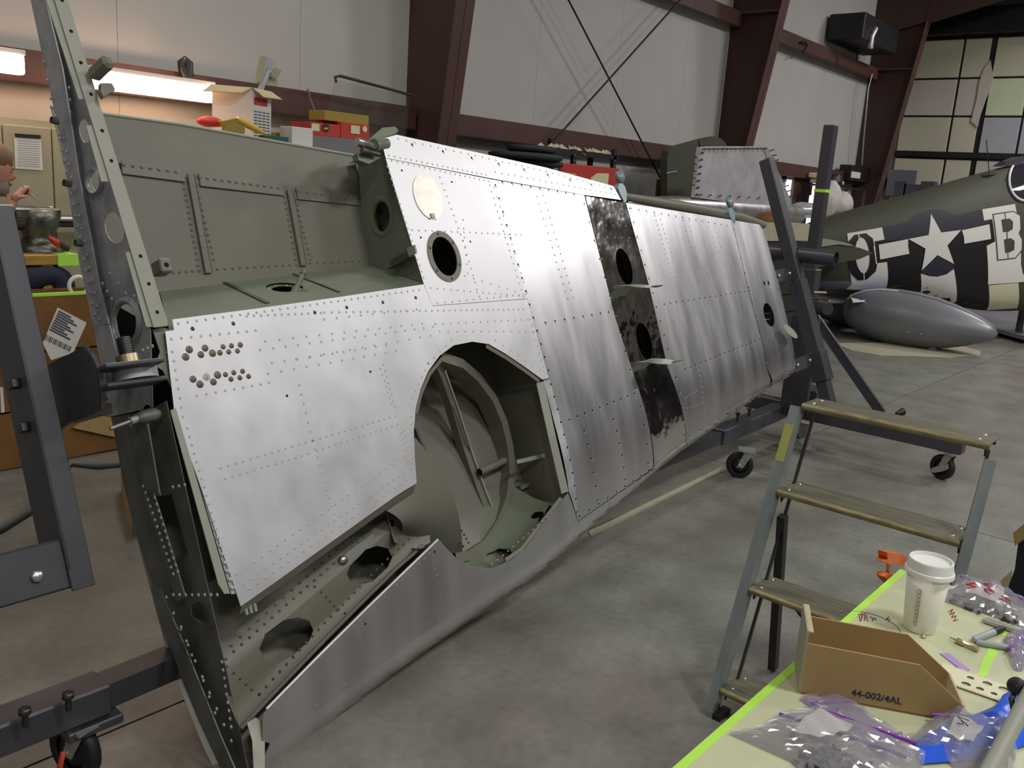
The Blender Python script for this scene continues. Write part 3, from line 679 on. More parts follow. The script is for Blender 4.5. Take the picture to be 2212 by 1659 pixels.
# flange under the main skin bottom edge
lp = on([(524, 1308), (600, 1256), (700, 1184), (850, 1077), (900, 1047)]); m = MB()
for (a, ta), (b_, tb) in zip(lp, lp[1:]): m.prism([skin(a, ta, -.004), skin(b_, tb, -.004), WP(b_, tb + .028, D(b_, tb) - .03), WP(a, ta + .028, D(a, ta) - .03)], WM * -.002)
m.build('skin_lip', 'primer', wing)
# ---- wheel well interior
def dpl(dd): return lambda s, t, o=0.0: WP(s, t, dd + o)
def wband(name, pts, w0, d0, m_, hgt=.05):
    dd = d0 if isinstance(d0, list) else [d0] * len(pts)
    m = MB(); P = [WP(*inv(p, dpl(k), 2.6, .3), k) for p, k in zip(pts, dd)]; n = len(P); vs = []
    for i in range(n):
        t = (P[min(i + 1, n - 1)] - P[max(i - 1, 0)]).normalized(); sd = t.cross(WM).normalized() * w0 / 2
        vs += [P[i] - sd - WM * hgt, P[i] - sd, P[i] + sd, P[i] + sd - WM * hgt]
    m.add(vs, [(i * 4 + k, i * 4 + k + 1, i * 4 + k + 5, i * 4 + k + 4) for i in range(n - 1) for k in range(3)], False)
    return m.build(name, m_, wing)
arc = [(955, 770), (1000, 785), (1035, 815), (1068, 860), (1090, 910), (1103, 965), (1108, 1020), (1100, 1080), (1080, 1130), (1050, 1175), (1015, 1200), (985, 1205)]
wband('ring_frame', arc, .040, [-.05, -.09, -.14, -.18, -.21, -.22, -.23, -.23, -.23, -.23, -.22, -.21], 'primer', .09); wband('stringer', [(947, 785), (975, 860), (1005, 960), (1035, 1050), (1068, 1140)], .035, [-.08, -.2, -.27, -.28, -.28], 'primer', .04)
wband('stringer', [(899, 925), (935, 1015), (975, 1110), (1010, 1188)], .012, -.28, 'primer_dark', .05)
wband('stringer_flange', [(962, 800), (990, 880), (1020, 975), (1050, 1060), (1078, 1130)], .008, [-.08, -.19, -.262, -.27, -.27], 'primer_beige', .01)
a, b_ = WP(*inv((1036, 1020), dpl(-.25), 2.6, .3), -.25), WP(*inv((1090, 995), dpl(-.25), 2.6, .3), -.25); MB().tube([a, b_], .017, 14, cap=False).build('tube_stub', 'primer', wing)
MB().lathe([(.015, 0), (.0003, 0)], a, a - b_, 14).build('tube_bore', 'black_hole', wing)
a, b_ = WP(*inv((1116, 998), dpl(-.14), 2.6, .3), -.14), WP(*inv((1200, 978), dpl(-.10), 2.6, .3), -.10); MB().bar(a, b_, .006, .018, WV).build('cross_strap', 'hatch', wing)
# outboard well rib, dark
q = [(3.02, -.12), (3.08, .20), (3.10, .80)]
MB().prism([WP(3.05, -.20, -.01), WP(3.05, .3, -.012), WP(3.05, .70, -.05), WP(3.05, .84, -.16), WP(3.05, .8, -.28), WP(3.05, .3, -.31), WP(3.05, -.2, -.30)], WX * .004).build('well_rib', 'primer', wing)
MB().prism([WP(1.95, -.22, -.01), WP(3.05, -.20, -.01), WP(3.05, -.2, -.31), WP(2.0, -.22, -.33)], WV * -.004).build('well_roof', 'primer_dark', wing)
a = inv((1155, 930), dpl(-.26), 2.8, .2); m = MB().tube([WP(a[0] + .055 * math.cos(k), a[1] + .06 * math.sin(k), -.27) for k in [2 * math.pi * i / 24 for i in range(24)]], .004, 6, closed=True); m.build('pressed_ring', 'primer', wing)
a, b_ = [WP(*inv(p, dpl(-.25), 2.8, .4), -.25) for p in ((1120, 1055), (1190, 1022))]; MB().bar(a, b_, .03, .02, WV).build('cross_channel', 'primer', wing)
# lower inside liner of the well, following the leading edge
LWs = on([(945, 1166), (985, 1207), (1020, 1224), (1060, 1229), (1100, 1213), (1132, 1190), (1178, 1127), (1228, 1066)])
LWs = sorted(LWs)
def wl(s, f, o=0.0):
    t = lerp_pts(LWs, s); a = WP(s, t, D(s, t) - .004); b_ = WP(s - .10 * f, t - .13 * max(0, f) ** .7, -.30); return a.lerp(b_, f) + WV * (.05 * math.sin(math.pi * f) - o)
hw = [[inv(p, wl, 2.6, .4) for p in lp] for lp in ([(1042, 1212), (1052, 1195), (1078, 1184), (1100, 1185), (1106, 1194), (1092, 1210), (1065, 1219)], [(1146, 1115), (1156, 1105), (1172, 1104), (1175, 1110), (1165, 1118), (1150, 1121)], [(1186, 1090), (1196, 1078), (1208, 1076), (1210, 1084), (1196, 1094)])]
panel('well_liner', [[(LWs[0][0] - .0, 0), (LWs[-1][0], 0), (LWs[-1][0], 1), (LWs[0][0], 1)]] + hw, wl, 'primer_green', wing, cu=.08, cv=.12, th=.002)
# inboard rounded corner of the well
def corner(u, v, o=0.0):
    a = WP(*inv_c[0], -.02); return None
P00, P10 = inv((897, 960), skin), inv((856, 1078), skin); P01, P11 = inv((1000, 1190), dpl(-.20), 2.4, .6), inv((880, 1160), dpl(-.16), 2.1, .7)
def bowl(u, v, o=0.0):
    a = WP(*P00, -.02).lerp(WP(*P10, -.05), u); b_ = WP(P01[0], P01[1], -.24).lerp(WP(P11[0], P11[1], -.15), u)
    return a.lerp(b_, v) + WM * (.07 * math.sin(math.pi * v) * (1 - .3 * u) + o)
panel('well_corner', [[(-.15, 0), (1.15, 0), (1.15, 1.1), (-.15, 1.1)]], bowl, 'primer', wing, cu=.1, cv=.08, th=.002)
rows('rivet_head', [((908, 1010), (1000, 1180), 20), ((920, 1005), (1012, 1172), 20), ((850, 1150), (935, 1165), 7)], .006, 'primer_dark', fn=dpl(-.20), u=2.3, v=.5, h=.003)
# flanged return on the outboard side of the opening and the beige tabs
lp = on([(1174, 824), (1200, 940), (1228, 1062)]); m = MB()
for (a, ta), (b_, tb) in zip(lp, lp[1:]): m.prism([skin(a, ta, .001), skin(b_, tb, .001), WP(b_ - .035, tb, D(b_, tb) - .012), WP(a - .035, ta, D(a, ta) - .012)], WM * -.003)
m.build('opening_flange', 'primer_beige', wing)
for pl in ([(1052, 743), (1095, 768), (1130, 792), (1168, 820)], [(955, 770), (928, 803), (909, 845), (898, 890)], [(1095, 1214), (1130, 1190), (1180, 1124), (1216, 1078)]):
    lp = on(pl); m = MB()
    for (a, ta), (b_, tb) in zip(lp, lp[1:]):
        cen = V3((2.6, .35, 0)); mv = V3((2.6 - a, .35 - ta, 0)).normalized() * .016; m.prism([skin(a, ta, -.003), skin(b_, tb, -.003), WP(b_ + mv.x, tb + mv.y, D(b_, tb) - .006), WP(a + mv.x, ta + mv.y, D(a, ta) - .006)], WM * -.002)
    m.build('opening_tab', 'primer', wing)
# ---- root rib, angle strips, pivot fitting
XR = 1.30
def rib(y_, z_, o=0.0): return V3((XR - o, y_, z_))
def hr_(pts):
    out = []
    for p in pts:
        q_ = atx(p, XR); d_ = (q_ - W0).dot(WM); q_ = q_ + WM * min(0, -.004 - d_); out.append((q_.y, q_.z))
    return out
def E(cx, cy, rx, ry, n=16, a=0.0): return hr_([p for p in ell(cx, cy, rx, ry, n, a)])
panel('root_rib', [hr_([(30, -160), (66, 0), (130, 300), (170, 560), (215, 760), (240, 900), (330, 880), (352, 700), (318, 560), (215, 230), (140, -5), (95, -160)]), E(183, 283, 12, 26, a=-.15), E(207, 392, 12, 22, a=-.2), E(247, 492, 20, 35, a=-.25), E(273, 698, 24, 42, a=-.12)], rib, 'alu_dull', wing, th=.002)
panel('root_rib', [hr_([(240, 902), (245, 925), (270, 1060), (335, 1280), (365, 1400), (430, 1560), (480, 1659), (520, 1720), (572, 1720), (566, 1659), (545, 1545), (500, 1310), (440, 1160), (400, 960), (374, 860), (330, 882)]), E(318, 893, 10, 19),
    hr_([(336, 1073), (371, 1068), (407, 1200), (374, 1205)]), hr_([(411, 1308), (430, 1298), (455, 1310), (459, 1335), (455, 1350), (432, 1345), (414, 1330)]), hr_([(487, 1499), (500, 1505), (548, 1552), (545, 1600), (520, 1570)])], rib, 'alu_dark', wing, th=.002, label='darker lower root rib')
def strip(name, pts, X, m_, th=.004): panel(name, [[hx(p, X) for p in pts]], lambda y_, z_, o=0: V3((X - o, y_, z_)), m_, wing, th=th)
strip('rib_flange', [(66, 0), (98, 0), (135, 150), (170, 380), (215, 620), (235, 700), (200, 700), (170, 560), (130, 300)], 1.275, 'alu_dull')
strip('rib_cap', [(212, 702), (236, 702), (262, 800), (250, 860), (232, 850)], 1.27, 'alu_dull')
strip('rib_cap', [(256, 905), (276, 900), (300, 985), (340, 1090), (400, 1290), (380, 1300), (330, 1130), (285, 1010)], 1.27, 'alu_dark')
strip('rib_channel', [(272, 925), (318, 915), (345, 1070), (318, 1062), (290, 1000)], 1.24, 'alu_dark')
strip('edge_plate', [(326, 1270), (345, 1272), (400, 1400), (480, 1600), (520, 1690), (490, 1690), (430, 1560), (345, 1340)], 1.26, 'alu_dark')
def frim(c, rx, ry, m_):
    m = MB(); rg = []
    for k, o in ((1.0, -.004), (1.06, .008), (1.18, .012), (1.38, .001)):
        rg.append([rib(*hx((c[0] + rx * k * math.cos(a) , c[1] + ry * k * math.sin(a)), XR), o) for a in [2 * math.pi * i / 24 for i in range(24)]])
    for i in range(3): m.add(rg[i] + rg[i + 1], [(k, (k + 1) % 24, 24 + (k + 1) % 24, 24 + k) for k in range(24)], True)
    m.build('flared_hole', m_, wing)
frim((273, 698), 25, 42, 'alu_dull'); frim((207, 392), 13, 22, 'alu_dull')
def ribriv(specs, r=.0065, m_='rivet', X=1.27, name='rib_rivet'):
    m = MB()
    for a, b_, k in specs:
        for i in range(k):
            f = i / max(1, k - 1); m.lathe([(r, 0), (r * .8, .003), (r * .3, .0045), (.0003, .0045)], atx((a[0] + (b_[0] - a[0]) * f, a[1] + (b_[1] - a[1]) * f), X), (-1, 0, 0), 8)
    m.build(name, m_, wing, kind='stuff')
ribriv([((94, 135), (128, 290), 5), ((130, 300), (205, 680), 17), ((138, 300), (215, 690), 15)], m_='alu_dull')
ribriv([((150, 190), (155, 320), 6), ((222, 613), (242, 646), 3), ((238, 592), (272, 634), 3), ((236, 710), (248, 790), 4), ((290, 640), (300, 655), 2), ((309, 757), (330, 748), 3)], X=1.285)
ribriv([((310, 1050), (375, 1240), 14), ((330, 1060), (385, 1235), 13), ((375, 1285), (470, 1285), 8), ((374, 1052), (400, 1048), 3), ((392, 1355), (415, 1415), 3), ((440, 1470), (465, 1540), 3), ((480, 1430), (500, 1570), 9), ((360, 1290), (500, 1600), 10)], r=.006, m_='alu_dull', X=1.265)
for p in ((126, 263), (153, 398), (178, 527)):
    a = atx(p, 1.26); MB().tube([a, a + V3((-.022, 0, .004))], .011, 10, cap=False).build('sleeve', 'alu_dark', wing)
# diagonal beige angle strip with screw holes
def astrip(pts, d, m_, name, th=.004):
    fn = dpl(d); panel(name, [on(pts, fn, 1.3, -.5)], fn, m_, wing, th=th)
astrip([(95, -160), (146, 0), (262, 375), (362, 694), (362, 704), (332, 707), (233, 375), (118, 0), (60, -160)], .012, 'primer_beige', 'angle_strip')
astrip([(60, -160), (103, -5), (118, 0), (188, 215), (170, 214), (143, 130), (98, -5)], .006, 'primer_beige', 'angle_strip')
astrip([(186, 271), (200, 270), (235, 392), (219, 392)], .006, 'primer_beige', 'angle_strip'); astrip([(271, 545), (284, 543), (333, 706), (316, 706)], .006, 'primer_beige', 'angle_strip')
disc_rivets('strip_hole', [inv(p, dpl(.013), 1.3, -.5) for p in ((134, 0), (154, 67), (175, 135), (197, 203), (221, 282), (241, 347), (304, 553), (322, 613), (340, 674))], lambda u, v, o=0: WP(u, v, .0125), .006, 'black_hole')
astrip([(368, 886), (380, 882), (497, 1282), (485, 1283), (472, 1262)], .004, 'cup' if 0 else 'primer_beige', 'gap_strip'); astrip([(382, 880), (394, 878), (510, 1282), (500, 1284)], -.004, 'alu_dull', 'gap_strip')
astrip([(352, 708), (372, 713), (358, 717), (372, 790), (396, 880), (388, 872), (352, 800), (335, 790), (346, 760), (330, 712)], -.012, 'primer_green', 'root_fitting')
for p in ((362, 762), (366, 777), (379, 826), (382, 839)): c = inv(p, dpl(-.01), 1.3, 0); MB().lathe([(.008, 0), (.0003, .004)], WP(*c, -.01), WM, 10).build('fitting_rivet', 'primer', wing)
# leading edge root bracket (pale)
astrip([(534, 1562), (553, 1550), (568, 1560), (572, 1600), (572, 1659), (560, 1720), (548, 1659), (545, 1600)], -.07, 'hatch_pale', 'root_bracket')
# handle lug through the strip, upper left
a = WP(*inv((200, 165), dpl(.02), 1.3, -1), .02); b_ = WP(*inv((236, 130), dpl(.10), 1.3, -1), .10)
MB().bar(a, b_, .035, .04, WV, .010).build('hinge_lug', 'primer', wing); m = MB(); m.prism([WP(*inv(p, dpl(.03), 1.3, -.9), .03) for p in ((212, 185), (236, 186), (243, 200), (218, 216), (212, 205))], WM * .02); m.build('hinge_lug', 'primer', wing)
# bay: block at left and hinge fitting at right top
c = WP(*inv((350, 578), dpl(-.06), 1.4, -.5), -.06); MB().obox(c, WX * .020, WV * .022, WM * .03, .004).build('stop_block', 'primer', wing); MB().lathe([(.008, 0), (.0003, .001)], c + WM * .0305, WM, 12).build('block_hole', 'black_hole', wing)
hp = dpl(-.04); f = MB().prism([WP(*inv(p, hp, 2.3, -1), -.04) for p in ((780, 330), (800, 298), (823, 278), (850, 276), (857, 284), (850, 292), (822, 300), (806, 326))], WM * .012).build('hinge_arm', 'primer_green', wing)
for pa, pb, r, mm in (((757, 314), (806, 328), .017, 'bolt'), ((765, 322), (800, 325), .010, 'screw_brown'), ((768, 333), (805, 342), .012, 'screw_brown'), ((795, 322), (822, 318), .026, 'primer_green')):
    a, b_ = [WP(*inv(p, hp, 2.3, -1), .0) for p in (pa, pb)]; MB().tube([a, a.lerp(b_, .3), a.lerp(b_, .32), b_], [r, r, r * .8, r * .8], 12).build('hinge_bolt', mm, wing)
m = MB(); m.prism([WP(*inv(p, hp, 2.3, -1), -.05) for p in ((764, 335), (812, 335), (815, 345), (790, 358), (768, 350))], WM * .03); m.build('hinge_fitting', 'primer_green', wing)
# blue grey aileron brackets on the top edge
for p0, s_ in (((1341, 400), 1.0), ((1578, 452), 1.0)):
    a = WP(*inv(p0, dpl(0), 4, -.8), 0); k = .055
    m = MB(); m.prism([a + WX * (k * x) + WV * (k * y) for x, y in ((-.5, .9), (-.6, .3), (-.2, -.2), (.3, -.3), (.7, .1), (.75, .7), (.35, 1.6), (-.05, 1.8))], WM * -.03); m.build('hinge_bracket', 'hinge_blue', wing)
    MB().lathe([(.0003, .016), (.030, .014), (.033, .008), (.033, -.008), (.0003, -.016)], a - WV * .045 + WX * .008, WM, 16).build('hinge_eye', 'hinge_blue', wing)
# tie rod end at the root
fnr = dpl(-.03)
pp = [WP(*inv(p, fnr, 1.25, 0), -.03) for p in ((238, 926), (282, 910), (297, 904), (345, 893))]
MB().tube(pp[:2], .006, 8).build('rod_thread', 'rivet_edge', wing); MB().tube(pp[1:3], .012, 6).build('rod_nut', 'hatch', wing); MB().tube([pp[2], pp[2].lerp(pp[3], .2), pp[2].lerp(pp[3], .8), pp[3]], [.013, .02, .02, .012], 12).build('rod_end', 'alu_dark', wing)
# fastener block at lower corner
c = WP(*inv((531, 1318), dpl(-.03), 1.4, .6), -.03); m = MB()
for i in range(3): m.tube([c + WX * (.016 * i) - WV * .01, c + WX * (.016 * i) + WV * .014], .006, 8)
m.build('hinge_bolt', 'hatch', wing)
# ================================================================ THE RACK
rack = thing('wing_rack', 'dark blue grey steel rolling rack that carries the wing panel', 'rack', (1.1, 2.4, 0))
def caster(c, top, parent, ang=0.0, rad=.088, brake=False):
    """swivel caster under (c.x, c.y), plate at height top"""
    o = V3((c[0], c[1], 0)); ax = V3((math.cos(ang), math.sin(ang), 0)); rl = V3((-ax.y, ax.x, 0)); w0 = o + rl * .035
    MB().obox(o + V3((0, 0, top - .005)), ax * .055, rl * .055, V3((0, 0, .005))).build('caster_plate', 'zinc', parent)
    m = MB().lathe([(.03, top - .012), (.034, top - .02), (.03, top - .032)], o, n=16)
    for s_ in (-1, 1): m.prism([w0 + ax * (.026 * s_) - rl * .02 + V3((0, 0, rad - .014)), w0 + ax * (.026 * s_) + rl * .02 + V3((0, 0, rad - .014)), w0 + ax * (.026 * s_) + rl * .015 - rl * .03 + V3((0, 0, top - .03)), w0 + ax * (.026 * s_) - rl * .07 + V3((0, 0, top - .03))], ax * (.004 * s_))
    m.build('caster_fork', 'zinc', parent)
    wl_ = MB().lathe([(rad * .62, -.018), (rad * .9, -.021), (rad, -.014), (rad, .014), (rad * .9, .021), (rad * .62, .018)], w0 + V3((0, 0, rad)), ax, 28).build('caster_wheel', 'rubber', parent)
    MB().lathe([(.0003, -.019), (rad * .3, -.019), (rad * .62, -.012), (rad * .62, .012), (rad * .3, .019), (.0003, .019)], w0 + V3((0, 0, rad)), ax, 24).build('hub', 'black_steel', wl_)
    m = MB().lathe([(.0003, -.034), (.011, -.032), (.011, .032), (.0003, .034)], w0 + V3((0, 0, rad)), ax, 8); m.build('axle', 'bolt', wl_)
    if brake: MB().prism([w0 - ax * .034 + V3((0, 0, rad)) + rl * a + V3((0, 0, b_)) for a, b_ in ((-.06, .045), (-.01, .02), (.05, -.02), (.07, -.05), (.03, -.05), (-.03, -.02), (-.07, .01))], ax * -.004).build('brake_lever', 'zinc', parent)
z0, z1 = .20, .285
yb = 2.34
BW = V3((0, 1, 0))
# near outer sleeve with thumb screws, long inner tube, far sleeve
MB().box((-.6, yb, z0), (1.075, yb + .11, z1 + .012), .006).build('base_sleeve', 'rack', rack)
def ybx(x): return yb + .02 + (x - 1.1) * .048
m = MB(); m.bar((1.06, ybx(1.06) + .045, z0 + .045), (5.42, ybx(5.42) + .045, z0 + .045), .085, .08); m.build('base_tube', 'rack', rack)
m = MB(); m.bar((5.30, ybx(5.3) + .045, z0 + .047), (6.62, ybx(6.62) + .045, z0 + .047), .115, .105, bev=.006); m.build('base_sleeve', 'rack', rack)
for p in ((55, 1565), (148, 1530)):
    a = atz(p, z1 + .012); m = MB().tube([a - V3((0, 0, .005)), a + V3((0, 0, .03))], .009, 8); m.lathe([(.0003, .05), (.016, .048), (.017, .036), (.014, .03), (.009, .03)], a, n=8); m.build('thumb_screw', 'steel_dark', rack)
for x in (5.62, 5.82):
    a = V3((x, ybx(x) + .045, z0 + .10)); m = MB().tube([a, a + V3((0, 0, .04))], .008, 8); m.lathe([(.0003, .06), (.018, .058), (.018, .045), (.008, .04)], a, n=8); m.build('thumb_screw', 'steel_dark', rack)
caster((1.0, yb + .03), z0, rack, .25, .095); caster((5.35, 2.40), z0, rack, .5)
tag(MB().tube([(.93, yb - .06, .10), (.90, yb - .09, .13), (.88, yb - .10, .17), (.9, yb - .08, .2)], .008, 8).build('red_strap', 'red_paint'), 'short red cord hooked on the near left caster', 'cord')
MB().box((.94, yb - .02, z0 - .03), (1.10, yb + .13, z0), .004).build('caster_mount', 'rack', rack)
MB().tube([(1.09, yb + .02, z0 - .05), (1.09, yb + .02, z0 - .02)], .01, 8).build('thumb_screw', 'screw_brown', rack)
# cross foot at the far end with casters
xa = 6.45
MB().box((xa - .02, 1.36, z0 + .01), (xa + .09, 3.6, z0 + .12), .006).build('cross_foot', 'rack', rack)
caster((xa + .03, 1.44), z0 + .01, rack, -.35, .088, True); caster((xa, 3.5), z0 + .01, rack, .3)
a = V3((xa - .25, 2.42, 0)); m = MB(); m.prism([(xa - .30, 2.40, z0), (xa - .08, 2.40, z0), (xa - .12, 2.40, z0 - .09), (xa - .22, 2.40, z0 - .09)], (0, .08, 0)); m.build('jack_bracket', 'rack', rack)
m = MB(); m.bar((xa - .17, 2.44, z0 - .08), (xa - .06, 2.38, .012), .022, .05); m.box((xa - .10, 2.34, 0), (xa, 2.42, .012)); m.build('jack_foot', 'zinc', rack)
# far vertical post, boxes and gussets
pv = aty((1774, 600), 2.68); xp = aty((1752, 600), 2.68).x; xq = aty((1793, 590), 2.68).x
m = MB(); m.box((6.70, 2.655, .56), (6.785, 2.74, aty((1790, 268), 2.68).z), .006); m.build('post', 'rack', rack)
m = MB(); m.box((6.69, 2.635, z0 + .12), (6.80, 2.75, 1.32), .006); m.build('post_sleeve', 'rack', rack)
MB().box((6.45, 2.40, z0 + .12), (6.70, 2.66, z0 + .24), .008).build('foot_box', 'rack', rack)
MB().box((6.32, 2.42, z0 + .1), (6.36, 2.62, 1.0)).build('rear_gusset', 'rack', rack)
MB().prism([(6.70, 2.60, .30), (6.82, 2.60, .30), (6.82, 2.10, .30), (6.70, 2.10, .30)], (0, 0, .015)).build('foot_gusset', 'rack', rack)
m = MB(); m.bar((6.76, 2.62, .95), (6.72, 2.0, .32), .07, .03, (1, 0, 0)); m.build('brace', 'rack', rack)
# leaning post that turns with the wing
def lp_(px, X): return atx(px, X)
pA, pB = lp_((1656, 345), 6.05), lp_((1771, 795), 6.05)
dl = (pB - pA).normalized()
m = MB(); m.bar(pA, pA + (pB - pA) * .62, .085, .095, WX, .007); m.build('turning_post', 'rack', rack)
m = MB(); m.bar(pA + (pB - pA) * .58, pA + (pB - pA) * 1.02, .10, .11, WX, .007); m.build('post_sleeve', 'rack', rack)
m = MB(); m.bar(pA + (pB - pA) * .98, pA + (pB - pA) * 1.23, .085, .085, WX, .01); m.build('lower_leg', 'rack', rack)
m = MB(); m.bar(pA + (pB - pA) * .92, pA + (pB - pA) * 1.06, .115, .12, WX, .006); m.build('leg_collar', 'rack', rack)
for pa, pb, hh in (((1672, 598), (1712, 590), .085), ((1712, 792), (1757, 775), .085)):
    a, b_ = lp_(pa, 5.72), lp_(pb, 6.05); MB().bar(a, b_, .012, hh, WV).build('wing_bracket', 'rack', rack)
    for f in (.15, .75): MB().lathe([(.0003, .016), (.012, .014), (.014, .004), (.014, 0)], a.lerp(b_, f) + WM * .008, WM, 6).build('bracket_bolt', 'bolt', rack)
a = lp_((1700, 548), 6.1); pe_ = lp_((1806, 560), 6.1).y; MB().tube([a + V3((0, .5, 0)), a, V3((a.x, pe_, a.z))], .052, 20, cap=False).lathe([(.046, 0), (.052, 0)], V3((a.x, pe_, a.z)), (0, -1, 0), 20).build('cross_pipe', 'rack', rack)
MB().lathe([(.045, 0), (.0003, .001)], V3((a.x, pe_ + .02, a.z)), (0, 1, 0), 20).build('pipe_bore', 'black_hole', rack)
MB().tube([(6.70, 2.62, 1.05), (6.55, 2.45, 1.05)], .045, 14).build('pivot_drum', 'rack', rack)
for p in ((1760, 632), (1768, 650)): a = lp_(p, 6.7); MB().tube([a, a + V3((0, -.09, .01))], .010, 8).build('clamp_handle', 'nut_gold', rack)
MB().tube([lp_((1752, 645), 6.6), lp_((1790, 648), 6.6)], .008, 8).build('clamp_rod', 'steel_dark', rack)
MB().box((6.697, 2.652, aty((1765, 414), 2.65).z), (6.788, 2.743, aty((1765, 407), 2.65).z)).build('lime_tape', 'lime', rack)
# ---- near end: leaning post, gusset, pivot clevis
dP = -.15
def sd(px, d=dP): q = onplane(px, W0 + WM * d, WM) - W0; return (q.dot(WX), q.dot(WV))
sr, ttop = sd((95, 750))[0], sd((36, 443))[1]; sl = sd((43, 750))[0]; tbot = sd((206, 1263))[1]
dpth = .17; cx_ = (sr + sl) / 2
m = MB(); m.obox(WP(cx_, (ttop + tbot) / 2, dP - .004), WX * (sr - sl) / 2, WV * (tbot - ttop) / 2, WM * .004, .002); m.build('post_flange', 'rack', rack)
m = MB(); m.obox(WP(sl + .004, (ttop + tbot) / 2 - .03, dP - dpth / 2), WX * .004, WV * ((tbot - ttop) / 2 - .03), WM * dpth / 2, .001); m.build('post_web', 'rack', rack)
m = MB(); m.obox(WP(cx_, (ttop + tbot) / 2, dP - dpth), WX * (sr - sl) / 2, WV * (tbot - ttop) / 2, WM * .004, .002); m.build('post_flange', 'rack', rack)
MB().obox(WP(cx_, ttop + .002, dP - dpth / 2), WX * (sr - sl) / 2, WV * .003, WM * dpth / 2).build('post_cap', 'alu_dull', rack)
for p in ((40, 828), (62, 922)):
    q = sd(p, dP - .07); MB().obox(WP(sl - .012, q[1], dP - .07), WX * .012, WV * .014, WM * .02, .003).build('web_bolt', 'steel_dark', rack)
q0, q1 = sd((80, 1184), dP - .01), sd((80, 1300), dP - .01); tc_ = (q0[1] + q1[1]) / 2 - .01; th_ = (q1[1] - q0[1]) / 2
m = MB(); m.obox(WP(sl - .45, tc_, dP - .06), WX * .46, WV * th_, WM * .05, .006); m.build('lower_arm', 'rack', rack)
q = sd((80, 1245), dP - .005); MB().lathe([(.0003, .014), (.014, .013), (.017, .010), (.017, 0)], WP(q[0], q[1], dP - .01), WM, 6).build('hex_bolt', 'bolt', rack)
XG = 1.10
MB().prism([atx(p, XG) for p in ((70, 842), (105, 787), (182, 748), (200, 772), (214, 805), (220, 860), (218, 885), (145, 915), (118, 935), (100, 960), (104, 990), (85, 930))], (.012, 0, 0)).build('gusset_plate', 'rack', rack)
g = [(182, 748), (200, 772), (214, 805), (220, 860), (218, 885)]; m = MB()
for pa, pb in zip(g, g[1:]): m.bar(atx(pa, XG + .006), atx(pb, XG + .006), .016, .006, WM)
m.build('gusset_rim', 'rack', rack)
MB().bar(atx((150, 905), XG + .03), atx((216, 885), XG + .03), .07, .03, WV).build('gusset_foot', 'rack', rack)
for pa, pb in (((214, 797), (342, 781)), ((218, 838), (345, 820))):
    a = atx(pa, XG); d_ = (a - W0).dot(WM); L = 0
    b_ = onplane(pb, a, WM); b_ = V3((b_.x, a.y, a.z)) ; MB().obox((a + b_) / 2, WX * (b_.x - a.x) / 2, WV * .0065, WM * .042, .003).build('clevis_plate', 'rack', rack)
    pc = (a + b_) / 2 + WX * .03
bc = atx((285, 812), 1.22)
MB().tube([bc - WV * .115, bc - WV * .045], .0195, 18).build('pivot_bolt', 'steel_dark', rack)
m = MB()
for k in range(9): m.tube([bc - WV * (.112 - .0075 * k), bc - WV * (.109 - .0075 * k)], .0215, 18)
m.build('bolt_thread', 'steel_dark', rack, kind='stuff')
MB().tube([bc - WV * .062, bc - WV * .026], .034, 6).build('hex_nut', 'nut_gold', rack)
MB().tube([bc - WV * .02, bc + WV * .016], .072, 24).build('pivot_bush', 'alu_dull', rack)
# ================================================================ STEP LADDER
lad = thing('step_ladder', 'worn steel rolling step ladder with dull olive treads behind the workbench', 'ladder', (2.75, .9, 0))
YL, YR = 1.2, .585
zst = [1.094, .790, .448, .100]
rp = [aty(p, YL) for p in ((1733, 882), (1518, 1640))]
dr_ = (rp[1] - rp[0]).normalized(); top = rp[0]; bot = top + dr_ * ((top.z - .012) / -dr_.z)
nr = V3((0, 1, 0)).cross(dr_).normalized(); nr = nr if nr.x < 0 else -nr
def rail(y_, t, m_, zc=None):
    a = V3((t.x, y_, t.z)); b_ = V3((bot.x, y_, bot.z)); mb_ = MB(); w_ = .030
    mb_.obox((a + b_) / 2, (b_ - a) / 2, V3((0, .003, 0)), nr * .026); mb_.obox((a + b_) / 2 + nr * .026 + V3((0, -.014 if y_ < 1 else .014, 0)) * 1, (b_ - a) / 2, V3((0, .017, 0)), nr * .0025)
    return mb_.build('side_rail', m_, lad)
rail(YL + .004, top, 'ladder_rail'); topR = top + dr_ * ((top.z - aty((2165, 962), YR).z) / -dr_.z); rail(YR - .012, topR, 'ladder_rail')
a = V3((top.x, YL + .018, top.z)) + nr * .0295; MB().obox(a + dr_ * .14, dr_ * .07, V3((0, .0165, 0)), nr * .0006).build('yellow_paint', 'ladder_yellow', lad)
def xr(z): return top.x + dr_.x * (top.z - z) / -dr_.z
for i, z in enumerate(zst):
    x = xr(z); dpt = .15 if i else .13
    xx = x - .01 if i else x - .005
    o = MB().box((xx, YR + (0 if i else -.01), z - .006), (xx + dpt, YL, z + .002), .002).build('tread', 'ladder_step', lad)
    MB().tube([(xx - .002, YR + (0 if i else -.01), z - .010), (xx - .002, YL, z - .010)], .0125, 12).build('tread_nose', 'ladder_nose', lad)
    MB().box((xx + dpt - .006, YR, z - .03), (xx + dpt, YL, z - .002)).build('tread_lip', 'ladder_dark', lad)
    m = MB()
    for yy in (YR + .03, YL - .03):
        for q_ in (.025, dpt - .03): m.lathe([(.006, .002), (.004, .005), (.0003, .0055)], (xx + q_, yy, z), n=8)
    m.build('tread_rivet', 'bolt', lad, kind='stuff')
    for yy in (YR + .002, YL - .012): MB().prism([(xx + .01, yy, z - .008), (xx + dpt * .6, yy, z - .008), (xx + .02, yy, z - .05)], (0, .006, 0)).build('tread_bracket', 'ladder_dark', lad)
